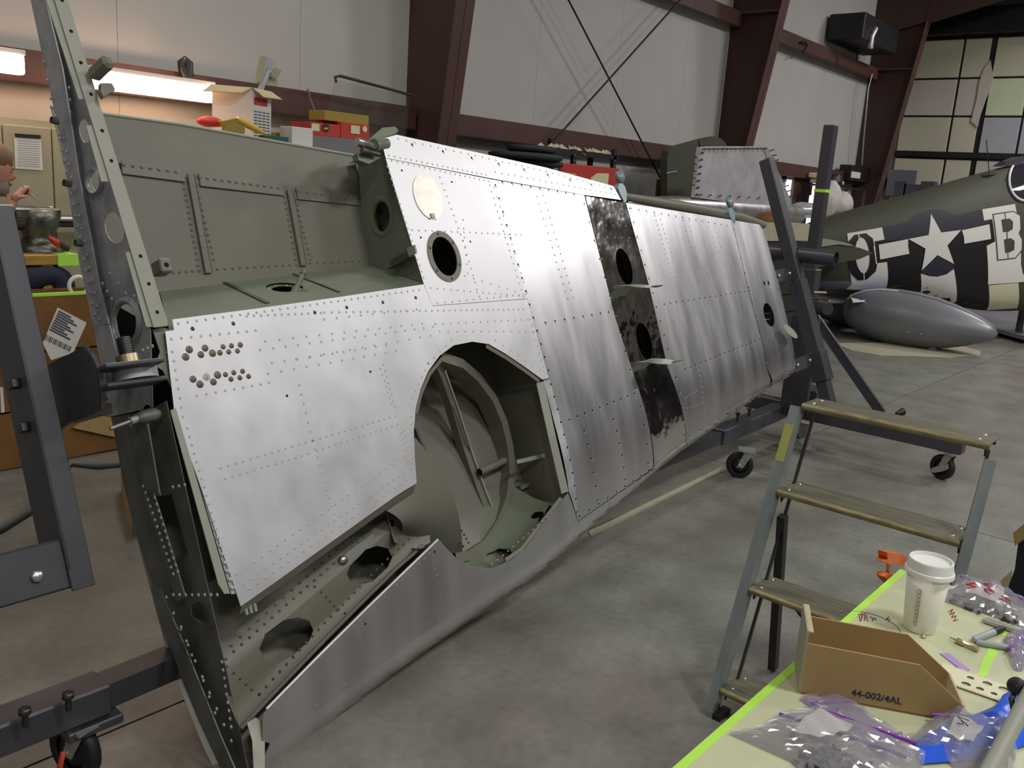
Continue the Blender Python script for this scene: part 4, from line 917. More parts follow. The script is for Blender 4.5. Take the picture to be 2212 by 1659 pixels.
def leg(pa, pb, Y, w_, m_, name): a, b_ = aty(pa, Y), aty(pb, Y); return a, b_
for y_ in (YR + .01, YL - .012):
    xt = xr(.62) + .12
    MB().bar((xt - .02, y_, .68), (xt + .10, y_, .012), .030, .034, (1, 0, 0)).build('rear_leg', 'ladder_dark', lad)
    MB().bar((xr(1.06) + .10, y_, 1.05), (xr(.05) + .09, y_, .05), .008, .016, (1, 0, 0)).build('diagonal_brace', 'ladder_dark', lad)
MB().bar((xr(.4) + .19, YL - .02, .42), (xr(.4) + .24, YR + .2, .05), .01, .018, (1, 0, 0)).build('cross_brace', 'ladder_dark', lad)
MB().box((xr(.02) - .03, YR, 0), (xr(.02) + .05, YR + .03, .02)).build('foot', 'rubber', lad); MB().box((xr(.02) - .03, YL - .03, 0), (xr(.02) + .05, YL, .02)).build('foot', 'rubber', lad)
# ================================================================ WORKBENCH AND WHAT LIES ON IT
ZT = 1.0; YE = .512; XE2 = 2.05
bench = thing('workbench', 'pale green covered workbench edged with lime tape in the foreground', 'table', (1.2, -.2, 0))
MB().box((.2, -1.1, ZT - .03), (XE2, YE, ZT), .002).build('tabletop', 'table', bench)
MB().box((.2, YE - .012, ZT), (XE2, YE + .002, ZT + .0007)).build('edge_tape', 'lime', bench); MB().box((.2, YE + .0005, ZT - .028), (XE2, YE + .0025, ZT + .0005)).build('edge_tape', 'lime', bench)
for x, y in ((.3, .40), (.3, -1.0), (1.9, .40), (1.9, -1.0)): MB().box((x - .03, y - .03, 0), (x + .03, y + .03, ZT - .03), .003).build('leg', 'ladder_dark', bench)
def T(px, dz=0.0): p = atz(px, ZT + dz); return p
def flat(name, pxs, m_, parent, h=.0006, z=0.0): return MB().prism([T(p, z) for p in pxs], (0, 0, h)).build(name, m_, parent)
flat('tape_strip', [(2112, 1462), (2130, 1462), (2152, 1404), (2136, 1400), (2118, 1435)], 'lime', bench); flat('tape_strip', [(2142, 1405), (2158, 1408), (2120, 1462), (2110, 1460)], 'lime', bench, .0007)
flat('tape_strip', [(2162, 1372), (2172, 1376), (2180, 1368), (2170, 1363)], 'lime', bench)
c = T((1874, 1352)); r = (T((1938, 1340)) - T((1822, 1345))).length * .5
MB().tube([c + V3((r * math.cos(a), r * math.sin(a), .0004)) for a in [2 * math.pi * k / 36 for k in range(36)]], .0007, 4, closed=True).build('pencil_circle', 'ink', bench)
def scrib(name, parent, seq, m_, r_=.0009, z=.0006): MB().tube([T(p, z) for p in seq], r_, 4).build(name, m_, parent)
scrib('pen_mark', bench, [(1858, 1342), (1856, 1327), (1862, 1326), (1860, 1342), (1864, 1327), (1869, 1326), (1867, 1341), (1872, 1328), (1874, 1342)], 'ink_red')
scrib('pen_mark', bench, [(1880, 1332), (1886, 1336), (1884, 1341), (1890, 1334), (1893, 1340)], 'ink'); scrib('pen_mark', bench, [(1912, 1340), (1920, 1332), (1916, 1337), (1923, 1338), (1918, 1344)], 'ink_red')
scrib('pen_mark', bench, [(2048, 1322), (2058, 1316), (2052, 1328), (2062, 1322), (2056, 1334), (2066, 1330), (2060, 1342), (2070, 1338)], 'ink_red')
# coffee cup
cb = T((1985, 1358)); cup = thing('coffee_cup', 'white paper coffee cup with a raised white plastic lid', 'cup', cb)
MB().lathe([(.0003, .002), (.027, .002), (.0285, 0), (.030, .004), (.0405, .128), (.0003, .128)], cb, n=36).build('cup_body', 'cup', cup)
MB().lathe([(.0405, .117), (.0450, .118), (.0458, .121), (.0448, .127), (.0425, .129), (.0405, .146), (.0395, .148), (.0372, .148), (.0362, .1415), (.0003, .1405)], cb, n=36, sharp=True).build('lid', 'lid', cup)
m = MB(); vd = (V3((0, 0, 0)) - V3((cb.x, cb.y, 0))).normalized(); sd_ = V3((vd.y, -vd.x, 0)); vv = (vd * .97 + sd_ * .26).normalized()
for k in range(9):
    z = .022 + k * .0086; rr = .0305 + .0105 * z / .128; c0 = cb + V3((0, 0, z)); e = V3((-vv.y, vv.x, 0))
    m.tube([c0 + vv * (rr * math.cos(.09 * math.cos(t)) + .0006) + e * (rr * .09 * math.cos(t)) + V3((0, 0, .0044 * math.sin(t))) for t in [2 * math.pi * i / 10 for i in range(10)]], .0004, 4, closed=True)
m.build('printed_loops', 'ink', cup, kind='stuff')
# cardboard parts bin
bx0 = T((1728, 1499)); bx1 = T((2055, 1560)); hB = .062
bin_ = thing('cardboard_bin', 'open brown cardboard parts bin with black lettering on its side', 'box', (bx0 + bx1) / 2)
X_ = (bx1 - bx0).normalized(); Ln = (bx1 - bx0).length; bk = V3((0, 0, 1)).cross(X_).normalized(); bk = bk if bk.x > 0 else -bk
Wd = .105; up = V3((0, 0, 1)); t_ = .0032
def BP(a, b_, c): return bx0 + X_ * a + bk * b_ + up * c
# solve heights from the picture
def hgt(px, base): n_ = V3((ray((1106, 829))[0], ray((1106, 829))[1], 0)).normalized(); q_ = onplane(px, base, n_); return q_.z - ZT
Hl = hgt((1742, 1390), bx0); Hr = .30 * Hl
Hl = max(.05, min(.12, Hl))
side = [(0, 0), (Ln, 0), (Ln + .012, .35 * Hl), (Ln * .74, Hl * .96), (0, Hl)]
MB().prism([BP(a, 0, c) for a, c in side], bk * t_).build('side_wall', 'cardboard', bin_)
MB().prism([BP(a, Wd, c) for a, c in side], bk * t_).build('side_wall', 'cardboard', bin_)
MB().prism([BP(0, 0, 0), BP(0, Wd, 0), BP(0, Wd, Hl + .022), BP(0, 0, Hl + .022)], X_ * -t_).build('end_wall', 'cardboard_grey', bin_)
MB().prism([BP(.0, 0.0, Hl + .022), BP(.0, Wd, Hl + .022), BP(.0, Wd, Hl + .020), BP(0, 0, Hl + .020)], X_ * (t_ * 2.2)).build('folded_edge', 'cardboard_light', bin_)
MB().prism([BP(Ln, 0, 0), BP(Ln, Wd, 0), BP(Ln + .012, Wd, .35 * Hl), BP(Ln + .012, 0, .35 * Hl)], X_ * t_).build('end_wall', 'cardboard_light', bin_)
MB().prism([BP(0, 0, .001), BP(Ln, 0, .001), BP(Ln, Wd, .001), BP(0, Wd, .001)], up * t_).build('bottom', 'cardboard', bin_)
text('printed_code', '44-002/4AL', .0165, BP(Ln * .335, -.0008, Hl * .16), X_, up, 'ink_blue', bin_, .0002)
# ruler with circle holes
p0, p1, p2 = T((2062, 1440), .004), T((2240, 1500), .004), T((2080, 1490), .004)
rx = (p1 - p0).normalized(); ry = up.cross(rx); ry = ry if (p2 - p0).dot(ry) > 0 else -ry; wR = .070
def rf_(u, v, o=0.0): return p0 + rx * u + ry * v + up * o
ho = [ell(.030 + .027 * k, .022, .0062 + .0018 * k, .0062 + .0018 * k, 16) for k in range(4)] + [ell(.028 + .022 * k, .051, .0078 - .0011 * k, .0078 - .0011 * k, 12) for k in range(5)]
tagr = panel('circle_template', [[(-.02, 0), (.2, 0), (.2, wR), (-.02, wR)]] + ho, rf_, 'ruler', None, th=.0015)
tag(tagr, 'cream plastic circle template ruler full of round holes beside the cardboard bin', 'ruler')
m = MB()
for k in range(40):
    for v0, v1 in ((.001, .006 if k % 5 == 0 else .004), (wR - .001, wR - (.006 if k % 5 == 0 else .004))): m.obox(rf_(k * .004 + .002, (v0 + v1) / 2, .0003), rx * .0003, ry * (v1 - v0) / 2, up * .0001)
m.build('scale_marks', 'ink', tagr, kind='stuff')
# pens and tools
def stick(name, pxs, rs, m_, label, cat, segs=(), group=None):
    P = [T(p, r_) for p, r_ in zip(pxs, rs)]
    o = thing(name, label, cat, P[0] - up * rs[0], group); return o, P
o, P = stick('marker_pen', [(2103, 1382), (2168, 1357)], [.0065, .0065], '', 'grey marker pen with a black cap lying on the bench', 'pen')
MB().tube([P[0], P[0].lerp(P[1], .05), P[0].lerp(P[1], .66)], [.0045, .0068, .0068], 14).build('barrel', 'grey_plastic', o); MB().tube([P[0].lerp(P[1], .66), P[0].lerp(P[1], .95), P[1]], [.0074, .0062, .005], 14).build('pen_cap', 'rubber', o)
o, P = stick('marker_pen', [(2110, 1388), (2180, 1399)], [.0055, .0055], '', 'pale grey pen pointing right beside the capped marker', 'pen')
MB().tube([P[0], P[0].lerp(P[1], .1), P[1]], [.003, .006, .006], 12).build('barrel', 'grey_plastic', o)
o, P = stick('rivet_tool', [(2052, 1377), (2114, 1404)], [.0055, .0055], '', 'small brass coloured countersink tool on the bench', 'tool')
MB().tube([P[0], P[0].lerp(P[1], .22), P[0].lerp(P[1], .24), P[0].lerp(P[1], .5), P[0].lerp(P[1], .52), P[1]], [.0015, .002, .0055, .0055, .004, .0048], 12).build('shank', 'nut_gold', o)
o, P = stick('ball_pen', [(2122, 1338), (2212, 1368)], [.006, .006], '', 'long silver pen by the clear bags at the right edge', 'pen')
MB().tube([P[0], P[0].lerp(P[1], .1), P[1]], [.003, .0065, .006], 12).build('barrel', 'zinc', o)
tag(MB().lathe([(.005, 0), (.004, .005), (.0003, .006)], T((1994, 1378)), n=10).build('rivet', 'nut_gold'), 'tiny brass rivet right behind the cardboard bin', 'rivet')
tag(MB().prism([T(p, .0008) for p in ((2030, 1412), (2050, 1412), (2095, 1448), (2080, 1450))], up * .001).build('film_sheet', 'violet_film'), 'scrap of violet film sticking out behind the cardboard bin', 'plastic')
# crumpled zip bags
def bag(name, label, quad, zh, zips, m_, seed, nx=26, ny=16, notes=(), layers=1, labelpx=None):
    rnd = random.Random(seed); Q = [T(p) for p in quad]; cen = sum(Q, V3()) / 4
    o = thing(name, label, 'bag', V3((cen.x, cen.y, ZT)))
    ph = [(rnd.uniform(3, 16), rnd.uniform(3, 16), rnd.uniform(0, 6.3), rnd.uniform(.2, 1)) for _ in range(14)]
    def H(u, v, base):
        e = min(u, 1 - u, v, 1 - v); n_ = sum(w_ * abs(math.sin(a * u + b_ * v + c)) for a, b_, c, w_ in ph) / 7
        return base + zh * (min(1, e * 4) ** .7) * (.25 + n_)
    def P(u, v, base): q_ = (Q[0] * (1 - u) + Q[1] * u) * (1 - v) + (Q[3] * (1 - u) + Q[2] * u) * v; w_ = .006 * math.sin(9 * u + seed) * (1 if v < .5 else -1); return q_ + V3((w_, w_ * .5, H(u, v, base)))
    def zz(a, b_, f, zc): p = a.lerp(b_, f); p.z = max(ZT + .006, a.z * .0 + ZT + zh * .55 + .1 * (zc - ZT)); return p
    for L_ in range(2):
        m = MB(); m.add([P(i / nx, j / ny, .001 + .004 * L_) if L_ else P(i / nx, j / ny, .0005) * 1 - V3((0, 0, zh * .5 * min(1, 4 * min(i / nx, 1 - i / nx, j / ny, 1 - j / ny)))) for j in range(ny + 1) for i in range(nx + 1)], [(j * (nx + 1) + i, j * (nx + 1) + i + 1, (j + 1) * (nx + 1) + i + 1, (j + 1) * (nx + 1) + i) for j in range(ny) for i in range(nx)], False)
        m.build('film', m_, o)
    for (ua, va), (ub, vb) in zips:
        MB().tube([zz(P(ua, va, .006), P(ub, vb, .006), k / 16, P(ua + (ub - ua) * k / 16, va + (vb - va) * k / 16, 0).z) for k in range(17)], .0030, 6).build('zip_strip', 'purple', o)
    for seq, mm in notes: MB().tube([P(u, v, .0075) for u, v in seq], .0009, 4).build('handwriting', mm, o)
    if labelpx: m = MB(); u0, v0, u1, v1 = labelpx; m.add([P(u0 + (u1 - u0) * i / 8, v0 + (v1 - v0) * j / 4, .003) for j in range(5) for i in range(9)], [(j * 9 + i, j * 9 + i + 1, (j + 1) * 9 + i + 1, (j + 1) * 9 + i) for j in range(4) for i in range(8)], True); m.build('paper_label', 'paper', o)
    return o, P
rnd = random.Random(3)
def squig(u, v, n, s_): 
    return [(u + s_ * k + rnd.uniform(-s_, s_), v + (.05 if k % 2 else -.05) + rnd.uniform(-.03, .03)) for k in range(n)]
b1, P1 = bag('zip_bag', 'clear zip bag marked in red handwriting beside the coffee cup', [(2034, 1296), (2070, 1248), (2215, 1300), (2215, 1362)], .022, [((.86, .05), (.80, .95))], 'poly_bag', 5, notes=[(squig(.25, .3, 9, .028), 'ink_red'), (squig(.28, .5, 9, .028), 'ink_red'), (squig(.56, .45, 7, .03), 'ink_red'), (squig(.3, .7, 6, .02), 'ink_red')], labelpx=(.2, .25, .7, .7))
b2, P2 = bag('zip_bag', 'clear zip bag full of steel rivets at the front edge of the bench', [(1572, 1592), (1740, 1528), (2010, 1640), (1900, 1740)], .024, [((.95, .1), (.98, .9)), ((.55, .05), (.75, .9))], 'poly_bag', 8, labelpx=(.35, .25, .75, .5))
b3, P3 = bag('zip_bag', 'empty violet tinted zip bag in front of the bin lettering', [(1726, 1510), (1800, 1502), (1965, 1596), (1900, 1640)], .012, [((.03, .15), (.97, .25)), ((.1, .85), (.95, .9))], 'poly_bag_violet', 12)
b4, P4 = bag('zip_bag', 'clear zip bag with a white label lying over the blue pouch', [(1940, 1602), (2050, 1542), (2195, 1565), (2190, 1720)], .024, [((.62, .0), (.9, 1))], 'poly_bag', 21, labelpx=(.25, .3, .6, .6), notes=[(squig(.4, .4, 6, .03), 'ink')])
b5, P5 = bag('zip_bag', 'crumpled clear zip bag at the right edge below the pens', [(2165, 1385), (2215, 1362), (2245, 1440), (2190, 1450)], .02, [((.0, .5), (.9, .2))], 'poly_bag_violet', 31)
# rivets inside the front bag
m = MB()
for k in range(150):
    u, v = rnd.uniform(.02, .4), rnd.uniform(.45, .95); q_ = P2(u, v, 0); z = ZT + rnd.uniform(.003, .014); a = rnd.uniform(0, 6.3); d_ = V3((math.cos(a), math.sin(a), rnd.uniform(-.3, .3))) * .006
    m.tube([V3((q_.x, q_.y, z)) - d_, V3((q_.x, q_.y, z)) + d_], .0026, 6)
m.build('bagged_rivets', 'steel_dark', b2, kind='stuff')
m = MB()
for k in range(60):
    u, v = rnd.uniform(.0, .25), rnd.uniform(.1, .9); q_ = P1(u, v, 0); z = ZT + rnd.uniform(.003, .010); a = rnd.uniform(0, 6.3); d_ = V3((math.cos(a), math.sin(a), rnd.uniform(-.3, .3))) * .006
    m.tube([V3((q_.x, q_.y, z)) - d_, V3((q_.x, q_.y, z)) + d_], .0026, 6)
m.build('bagged_rivets', 'steel_dark', b1, kind='stuff')
# blue pouch, rod and knob at the corner
m = MB(); pb = [T(p, .004) for p in ((1970, 1605), (2060, 1575), (2165, 1530), (2175, 1500), (2212, 1480), (2260, 1520), (2250, 1600), (2120, 1640), (1990, 1650))]
cn = sum(pb, V3()) / len(pb); n_ = len(pb); ring2 = [p.lerp(cn, .35) + up * .018 for p in pb]
m.add(pb + ring2 + [cn + up * .022], [(i, (i + 1) % n_, n_ + (i + 1) % n_, n_ + i) for i in range(n_)] + [(n_ + i, n_ + (i + 1) % n_, 2 * n_) for i in range(n_)], True)
tag(m.build('blue_pouch', 'blue_plastic'), 'glossy blue plastic pouch at the bottom right of the bench', 'pouch')
o = thing('clamp_stand', 'grey tubular stand with a black clamp knob at the lower right corner', 'tool', T((2190, 1600)))
a, b_ = T((2128, 1680), .03), atz((2240, 1470), ZT + .10); MB().tube([a, b_], .012, 16).build('tube', 'primer_beige', o)
k0 = atz((2196, 1482), ZT + .085); MB().lathe([(.0003, .012), (.010, .012), (.014, .006), (.014, -.006), (.010, -.012), (.0003, -.012)], k0, ray((2196, 1482)), 20).build('clamp_knob', 'rubber', o)
k1 = atz((2185, 1510), ZT + .07); MB().tube([k0 - up * .01, k1, atz((2192, 1545), ZT + .05)], .0045, 10).build('clamp_arm', 'steel_dark', o)
MB().tube([atz((2196, 1545), ZT + .05), b_.lerp(a, .35)], .005, 8).build('clamp_arm', 'steel_dark', o)
# orange clamp hanging at the far bench corner
oc = thing('bar_clamp', 'orange bar clamp with steel screw at the far corner of the bench', 'clamp', (XE2, YE, ZT - .1))
cx0 = aty((1925, 1215), YE + .03); Y0 = YE + .03
def oc_(px, d=0.0): q_ = aty(px, Y0); return q_ + V3((0, d, 0))
MB().prism([oc_(p) for p in ((1896, 1187), (1932, 1192), (1952, 1204), (1946, 1220), (1925, 1214), (1900, 1212), (1890, 1207), (1898, 1202))], (0, -.02, 0)).build('clamp_jaw', 'orange', oc)
MB().prism([oc_(p) for p in ((1892, 1240), (1898, 1233), (1918, 1236), (1926, 1246), (1908, 1258), (1900, 1250))], (0, -.02, 0)).build('clamp_jaw', 'orange', oc)
MB().bar(oc_((1911, 1205), -.01), oc_((1911, 1250), -.01), .008, .016, (1, 0, 0)).build('clamp_bar', 'zinc', oc)
MB().bar(oc_((1948, 1208), -.01), oc_((1985, 1225), -.01), .008, .012, (1, 0, 0)).build('clamp_bar', 'zinc', oc)
MB().lathe([(.004, 0), (.0003, .002)], oc_((1908, 1202), -.0205), (0, -1, 0), 10).build('clamp_rivet', 'bolt', oc)
# ================================================================ FIGHTER FUSELAGE BEHIND
AXF = (V3((.640, -.768, 0)) * math.cos(math.radians(13.7)) + V3((0, 0, math.sin(math.radians(13.7))))).normalized()
NF = V3((-.768, -.640, 0)); HF = AXF.cross(NF); HF = HF if HF.z > 0 else -HF
CF = V3((13.98, 3.82, 1.474))
def ah(px): q = onplane(px, CF, NF) - CF; return (q.dot(AXF), q.dot(HF))
def c5(x, y): return (1680 + x / 3.607, 340 + y / 3.607)
topt = [(1600, 530), (1708, 495), (1777, 470), (1835, 453), (1907, 434), (1957, 420), (2040, 395), (2112, 375), (2160, 362), (2230, 348), (2330, 340)]
bott = [(1600, 590), (1757, 625), (1835, 629), (1916, 630), (1988, 640), (2060, 661), (2123, 672), (2198, 672), (2330, 665)]
TF = sorted(ah(p) for p in topt); BF = sorted(ah(p) for p in bott)
WF = [(-3.4, .16), (-2, .26), (-1, .34), (0, .42), (1.2, .46), (2.5, .46)]
def sect(a): ht, hb = lerp_pts(TF, a), lerp_pts(BF, a); return (ht + hb) / 2, (ht - hb) / 2
def fus(a, h, o=0.0):
    hc_, hh = sect(a); q_ = min(.999, abs(h - hc_) / hh); return CF + AXF * a + HF * h + NF * ((lerp_pts(WF, a)) * (1 - q_ ** 2.3) ** (1 / 2.3) + o)
plane_ = thing('fighter_aircraft', 'olive drab propeller fighter with black and white stripes, star and the letters O and B', 'airplane', (14, 3.8, 0))
m = MB(); NS, NR = 26, 28; vs = []
for i in range(NS):
    a = -3.3 + 5.6 * i / (NS - 1); hc_, hh = sect(a); wd = lerp_pts(WF, a)
    for k in range(NR):
        t = 2 * math.pi * k / NR; c_, s_ = math.cos(t), math.sin(t); e = 2 / 2.3
        vs.append(CF + AXF * a + HF * (hc_ + hh * math.copysign(abs(s_) ** e, s_)) + NF * (wd * math.copysign(abs(c_) ** e, c_)))
m.add(vs, [(i * NR + k, i * NR + (k + 1) % NR, (i + 1) * NR + (k + 1) % NR, (i + 1) * NR + k) for i in range(NS - 1) for k in range(NR)], True)
m.add(vs[-NR:], [tuple(range(NR))]); m.add(vs[:NR], [tuple(range(NR))[::-1]])
m.build('fuselage', 'olive', plane_)
def decal(name, pts, m_, lay, holes=(), conv=c5):
    lp = [inv(conv(*p), fus, 0, 0) for p in pts]; hl_ = [[inv(conv(*p), fus, 0, 0) for p in h] for h in holes]
    return panel(name, [lp] + hl_, lambda a, h, o=0: fus(a, h, o + .004 + .004 * lay), m_, plane_, th=.002, cu=.12, cv=.08)
decal('black_stripe', [(752, 655), (830, 640), (1640, 500), (1672, 480), (1690, 655), (1630, 680), (1632, 990), (1612, 1190), (1370, 1150), (1110, 1060), (850, 1033), (858, 930), (850, 820), (770, 825)], 'invasion_black', 0)
decal('blue_band', [(812, 545), (1010, 505), (1060, 460), (1120, 425), (1195, 405), (1270, 408), (1340, 428), (1395, 452), (1590, 405), (1605, 492), (1672, 480), (1640, 512), (1430, 566), (1270, 585), (1170, 605), (1015, 635), (830, 648)], 'insignia_blue', 1)
decal('white_stripe', [(540, 592), (812, 545), (830, 640), (752, 655), (770, 825), (850, 815), (858, 930), (838, 1033), (530, 1030), (575, 985), (562, 900), (550, 720), (545, 640)], 'invasion_white', 1)
decal('white_stripe', [(1113, 905), (1180, 925), (1240, 930), (1310, 912), (1370, 870), (1372, 1150), (1108, 1060)], 'invasion_white', 1)
decal('blue_disc', [(1113, 900), (1148, 710), (1318, 685), (1372, 868), (1300, 912), (1240, 928), (1180, 925)], 'insignia_blue', 1)
decal('white_star', [(1190, 440), (1270, 585), (1425, 565), (1318, 685), (1370, 830), (1240, 760), (1118, 880), (1148, 710), (1015, 635), (1172, 605)], 'invasion_white', 3)
decal('white_bar', [(783, 680), (1013, 636), (1012, 690), (1022, 750), (795, 795)], 'invasion_white', 3); decal('white_bar', [(1430, 568), (1645, 520), (1658, 635), (1450, 672), (1446, 615)], 'invasion_white', 3)
O_out = [(540, 665), (595, 603), (685, 590), (738, 632), (772, 828), (762, 885), (692, 950), (622, 957), (567, 905), (548, 800)]
decal('letter_o', O_out, 'invasion_black', 3, [[c for c in ell(658, 762, 56, 142, 22, -.08)]])
decal('stencil_gap', [(622, 596), (630, 595), (637, 642), (629, 643)], 'invasion_white', 4); decal('stencil_gap', [(664, 898), (671, 898), (674, 952), (667, 953)], 'invasion_white', 4); decal('stencil_gap', [(742, 690), (750, 690), (770, 828), (762, 830)], 'invasion_white', 4)
decal('white_stripe', [(1590, 405), (1845, 362), (1858, 430), (1885, 600), (1892, 830), (1905, 900), (1940, 968), (1635, 990), (1625, 690), (1690, 655), (1668, 480), (1605, 492)], 'invasion_white', 2)
decal('letter_b_edge', [(1668, 440), (1832, 416), (1888, 450), (1893, 560), (1880, 592), (1905, 640), (1903, 722), (1848, 788), (1705, 805)], 'olive', 3)
decal('letter_b', [(1677, 448), (1829, 424), (1880, 455), (1884, 558), (1870, 592), (1896, 642), (1894, 718), (1844, 780), (1713, 795)], 'invasion_white', 4, [[(1735, 485), (1800, 475), (1828, 500), (1825, 560), (1790, 580), (1748, 583)], [(1755, 640), (1810, 628), (1840, 650), (1838, 720), (1800, 740), (1765, 745)]])
for p in ([(1762, 430), (1768, 430), (1771, 480), (1765, 480)], [(1776, 580), (1783, 580), (1785, 640), (1778, 640)], [(1784, 742), (1790, 742), (1792, 790), (1786, 790)]): decal('stencil_gap', p, 'olive', 5)
decal('cowl_panel', [(1640, 996), (1872, 976), (1862, 1175), (1625, 1190)], 'ruler', 2)
decal('belly_paint', [(250, 960), (570, 965), (560, 1030), (250, 1030)], 'under_grey', 0)
q = lambda x, y, o=0.0: onplane(c5(x, y), CF + NF * o, NF)
MB().prism([q(x, y, 1.0) for x, y in ((60, 745), (200, 700), (330, 700), (470, 680), (640, 705), (745, 745), (640, 792), (470, 822), (300, 862), (60, 880))], NF * -.5).build('tailplane', 'olive', plane_)
MB().prism([q(x, y, 1.02) for x, y in ((125, 702), (330, 652), (440, 645), (560, 672), (600, 692), (470, 678), (330, 698), (200, 722))], NF * -.5).build('tailplane_top', 'hatch', plane_)
MB().lathe([(.0003, .03), (.1, .02), (.14, 0)], fus(*ah((2126, 378)), .0) + NF * -.1, HF, 14).build('antenna_blister', 'olive_dark', plane_)
MB().tube([fus(*ah((2125, 378))), q(1625, -140, .2)], .006, 5).build('antenna_wire', 'black_steel', plane_)
# canopy and cockpit at the right edge
cc = [inv((2214 + 36 * math.cos(t), 388 + 46 * math.sin(t)), fus, 1.3, .3) for t in [2 * math.pi * k / 24 for k in range(24)]]
panel('side_window', [cc], lambda a, h, o=0: fus(a, h, o + .02), 'canopy', plane_, th=.006, cu=.1, cv=.1)
MB().tube([fus(a, h, .022) for a, h in cc], .018, 8, closed=True).build('window_ring', 'white_paint', plane_)
MB().prism([q(x, y, .1) for x, y in ((1740, 68), (1800, 30), (1900, -5), (2050, -20), (2200, 0), (2200, 60), (1900, 70))], NF * -.25).build('canopy', 'canopy', plane_)
a = atz((2150, 690), .42); MB().prism([atz(p, .40) for p in ((1757, 636), (1880, 640), (1900, 655), (1757, 655))], (0, 0, .05)).build('lower_wing', 'under_grey', plane_)
MB().prism([atz(p, .06) for p in ((2060, 672), (2212, 664), (2330, 680), (2330, 745), (2212, 735), (2130, 712))], (0, 0, .06)).build('lower_wing', 'under_grey', plane_)
MB().prism([atz(p, .54) for p in ((1835, 640), (1862, 640), (1868, 652), (1842, 654))], (0, 0, .02)).build('wing_tape', 'white_paint', plane_)
for p in ((2205, 690), (1800, 650)): c_ = atz(p, .3); MB().tube([V3((c_.x, c_.y, 0)), V3((c_.x, c_.y, .46))], .05, 10).build('jack_stand', 'rack', plane_)
cs = CF + AXF * -3.0; MB().box((cs.x - .2, cs.y - .2, 0), (cs.x + .2, cs.y + .2, .75)).build('tail_trestle', 'rack', plane_)
tag(MB().prism([atz(p, .55) for p in ((1856, 641), (1930, 636), (1900, 650), (1862, 650))], (0, 0, .05)).build('blue_tarp', 'blue_tarp'), 'small folded blue tarp under the letter O of the fighter', 'tarp')
# drop tanks
def tank(pl, pr, X, R, label, nm='drop_tank', red=True):
    a, b_ = atx(pl, X), atx(pr, X); a.z = R + .0; ax = V3((0, -1, (b_.z - a.z) / abs(a.y - b_.y))).normalized() if False else V3((0, -1, -.03)).normalized(); L = (a.y - b_.y)
    o = thing(nm, label, 'fuel tank', V3((X, (a.y + b_.y) / 2, 0)), 'drop tanks on the floor')
    pf = [(0, 0), (.004, .18), (.02, .38), (.06, .60), (.13, .80), (.24, .95), (.36, 1), (.48, .985), (.6, .91), (.72, .77), (.83, .59), (.91, .42), (.96, .30), (.985, .20), (1, .0)]
    s0_ = V3((X, a.y, R)); MB().lathe([(max(.0003, R * r_), L * f) for f, r_ in pf], s0_, ax, 40).build('tank_shell', 'tank_grey', o)
    u = V3((-.35, 0, 1)); pts = [s0_ + ax * (L * f) + (u - ax * u.dot(ax)).normalized() * (R * r_ + .004) for f, r_ in pf]
    MB().tube(pts[2:7], .016, 6).build('white_tape', 'white_paint', o); m = MB()
    for sg in (1, -1): m.tube([s0_ + ax * (L * f) + (u - ax * u.dot(ax)).normalized() * sg * (R * r_ + .002) for f, r_ in pf], .008, 6)
    m.build('weld_flange', 'tank_grey', o)
    if red: MB().tube([pts[1], pts[2]], .02, 6).build('red_tape', 'red_paint', o)
    for f in (.5, .58): MB().lathe([(.018, 0), (.012, .02), (.0003, .022)], s0_ + ax * L * f + V3((-.9, 0, -.35)).normalized() * R * (.98 if f < .55 else .935), V3((-.9, 0, -.35)), 8).build('lug', 'tank_grey', o)
    MB().box((X - .12, a.y - L * .66, 0), (X + .12, a.y - L * .62, .12)).build('support_foot', 'tank_grey', o)
tank((1821, 690), (2154, 724), 12.8, .385, 'smooth grey teardrop drop tank lying nearest on a cardboard sheet')
tank((1735, 690), (2070, 700), 13.9, .40, 'grey drop tank half hidden behind the nearer one', red=False)
cs_ = MB().prism([atz(p, .0) for p in ((1800, 742), (2050, 740), (2120, 760), (2115, 768), (2050, 772), (1900, 768), (1840, 758))], (0, 0, .006)).build('cardboard_sheet', 'cardboard_grey')
tag(cs_, 'flat brown cardboard sheet under the nearest drop tank', 'cardboard')
# ================================================================ TAIL SECTION ON TRESTLE, BEHIND THE TIP
YT = 4.7
tail = thing('tail_section', 'unpainted aluminium tail section with cleco pinned fin resting on a wooden box', 'aircraft part', (9.5, YT, 0))
ta, tb = aty((1372, 428), YT), aty((1738, 457), YT); R0, R1 = .04, .20
pf = [(0, .03), (.08, .07), (.25, .11), (.5, .13), (.8, .14), (1, .12), (1.0, .0003)]
MB().lathe([(r_, (tb - ta).length * f) for f, r_ in pf], ta + V3((0, .1, -.05)), tb - ta, 28).build('tail_cone', 'alu_mid', tail)
def Y_(px, d=0.0): return aty(px, YT + d)
MB().prism([Y_(p) for p in ((1512, 318), (1540, 316), (1652, 316), (1660, 322), (1700, 420), (1708, 446), (1600, 440), (1500, 426))], (0, .04, 0)).build('fin', 'alu', tail)
MB().prism([Y_(p, -.01) for p in ((1651, 322), (1660, 322), (1712, 440), (1690, 442))], (0, .02, 0)).build('fin_spar', 'hatch', tail)
m = MB()
def cle(pa, pb, k, d_):
    for i in range(k): f = i / (k - 1); p = Y_((pa[0] + (pb[0] - pa[0]) * f, pa[1] + (pb[1] - pa[1]) * f), -.005); m.tube([p, p + V3(d_)], .008, 6)
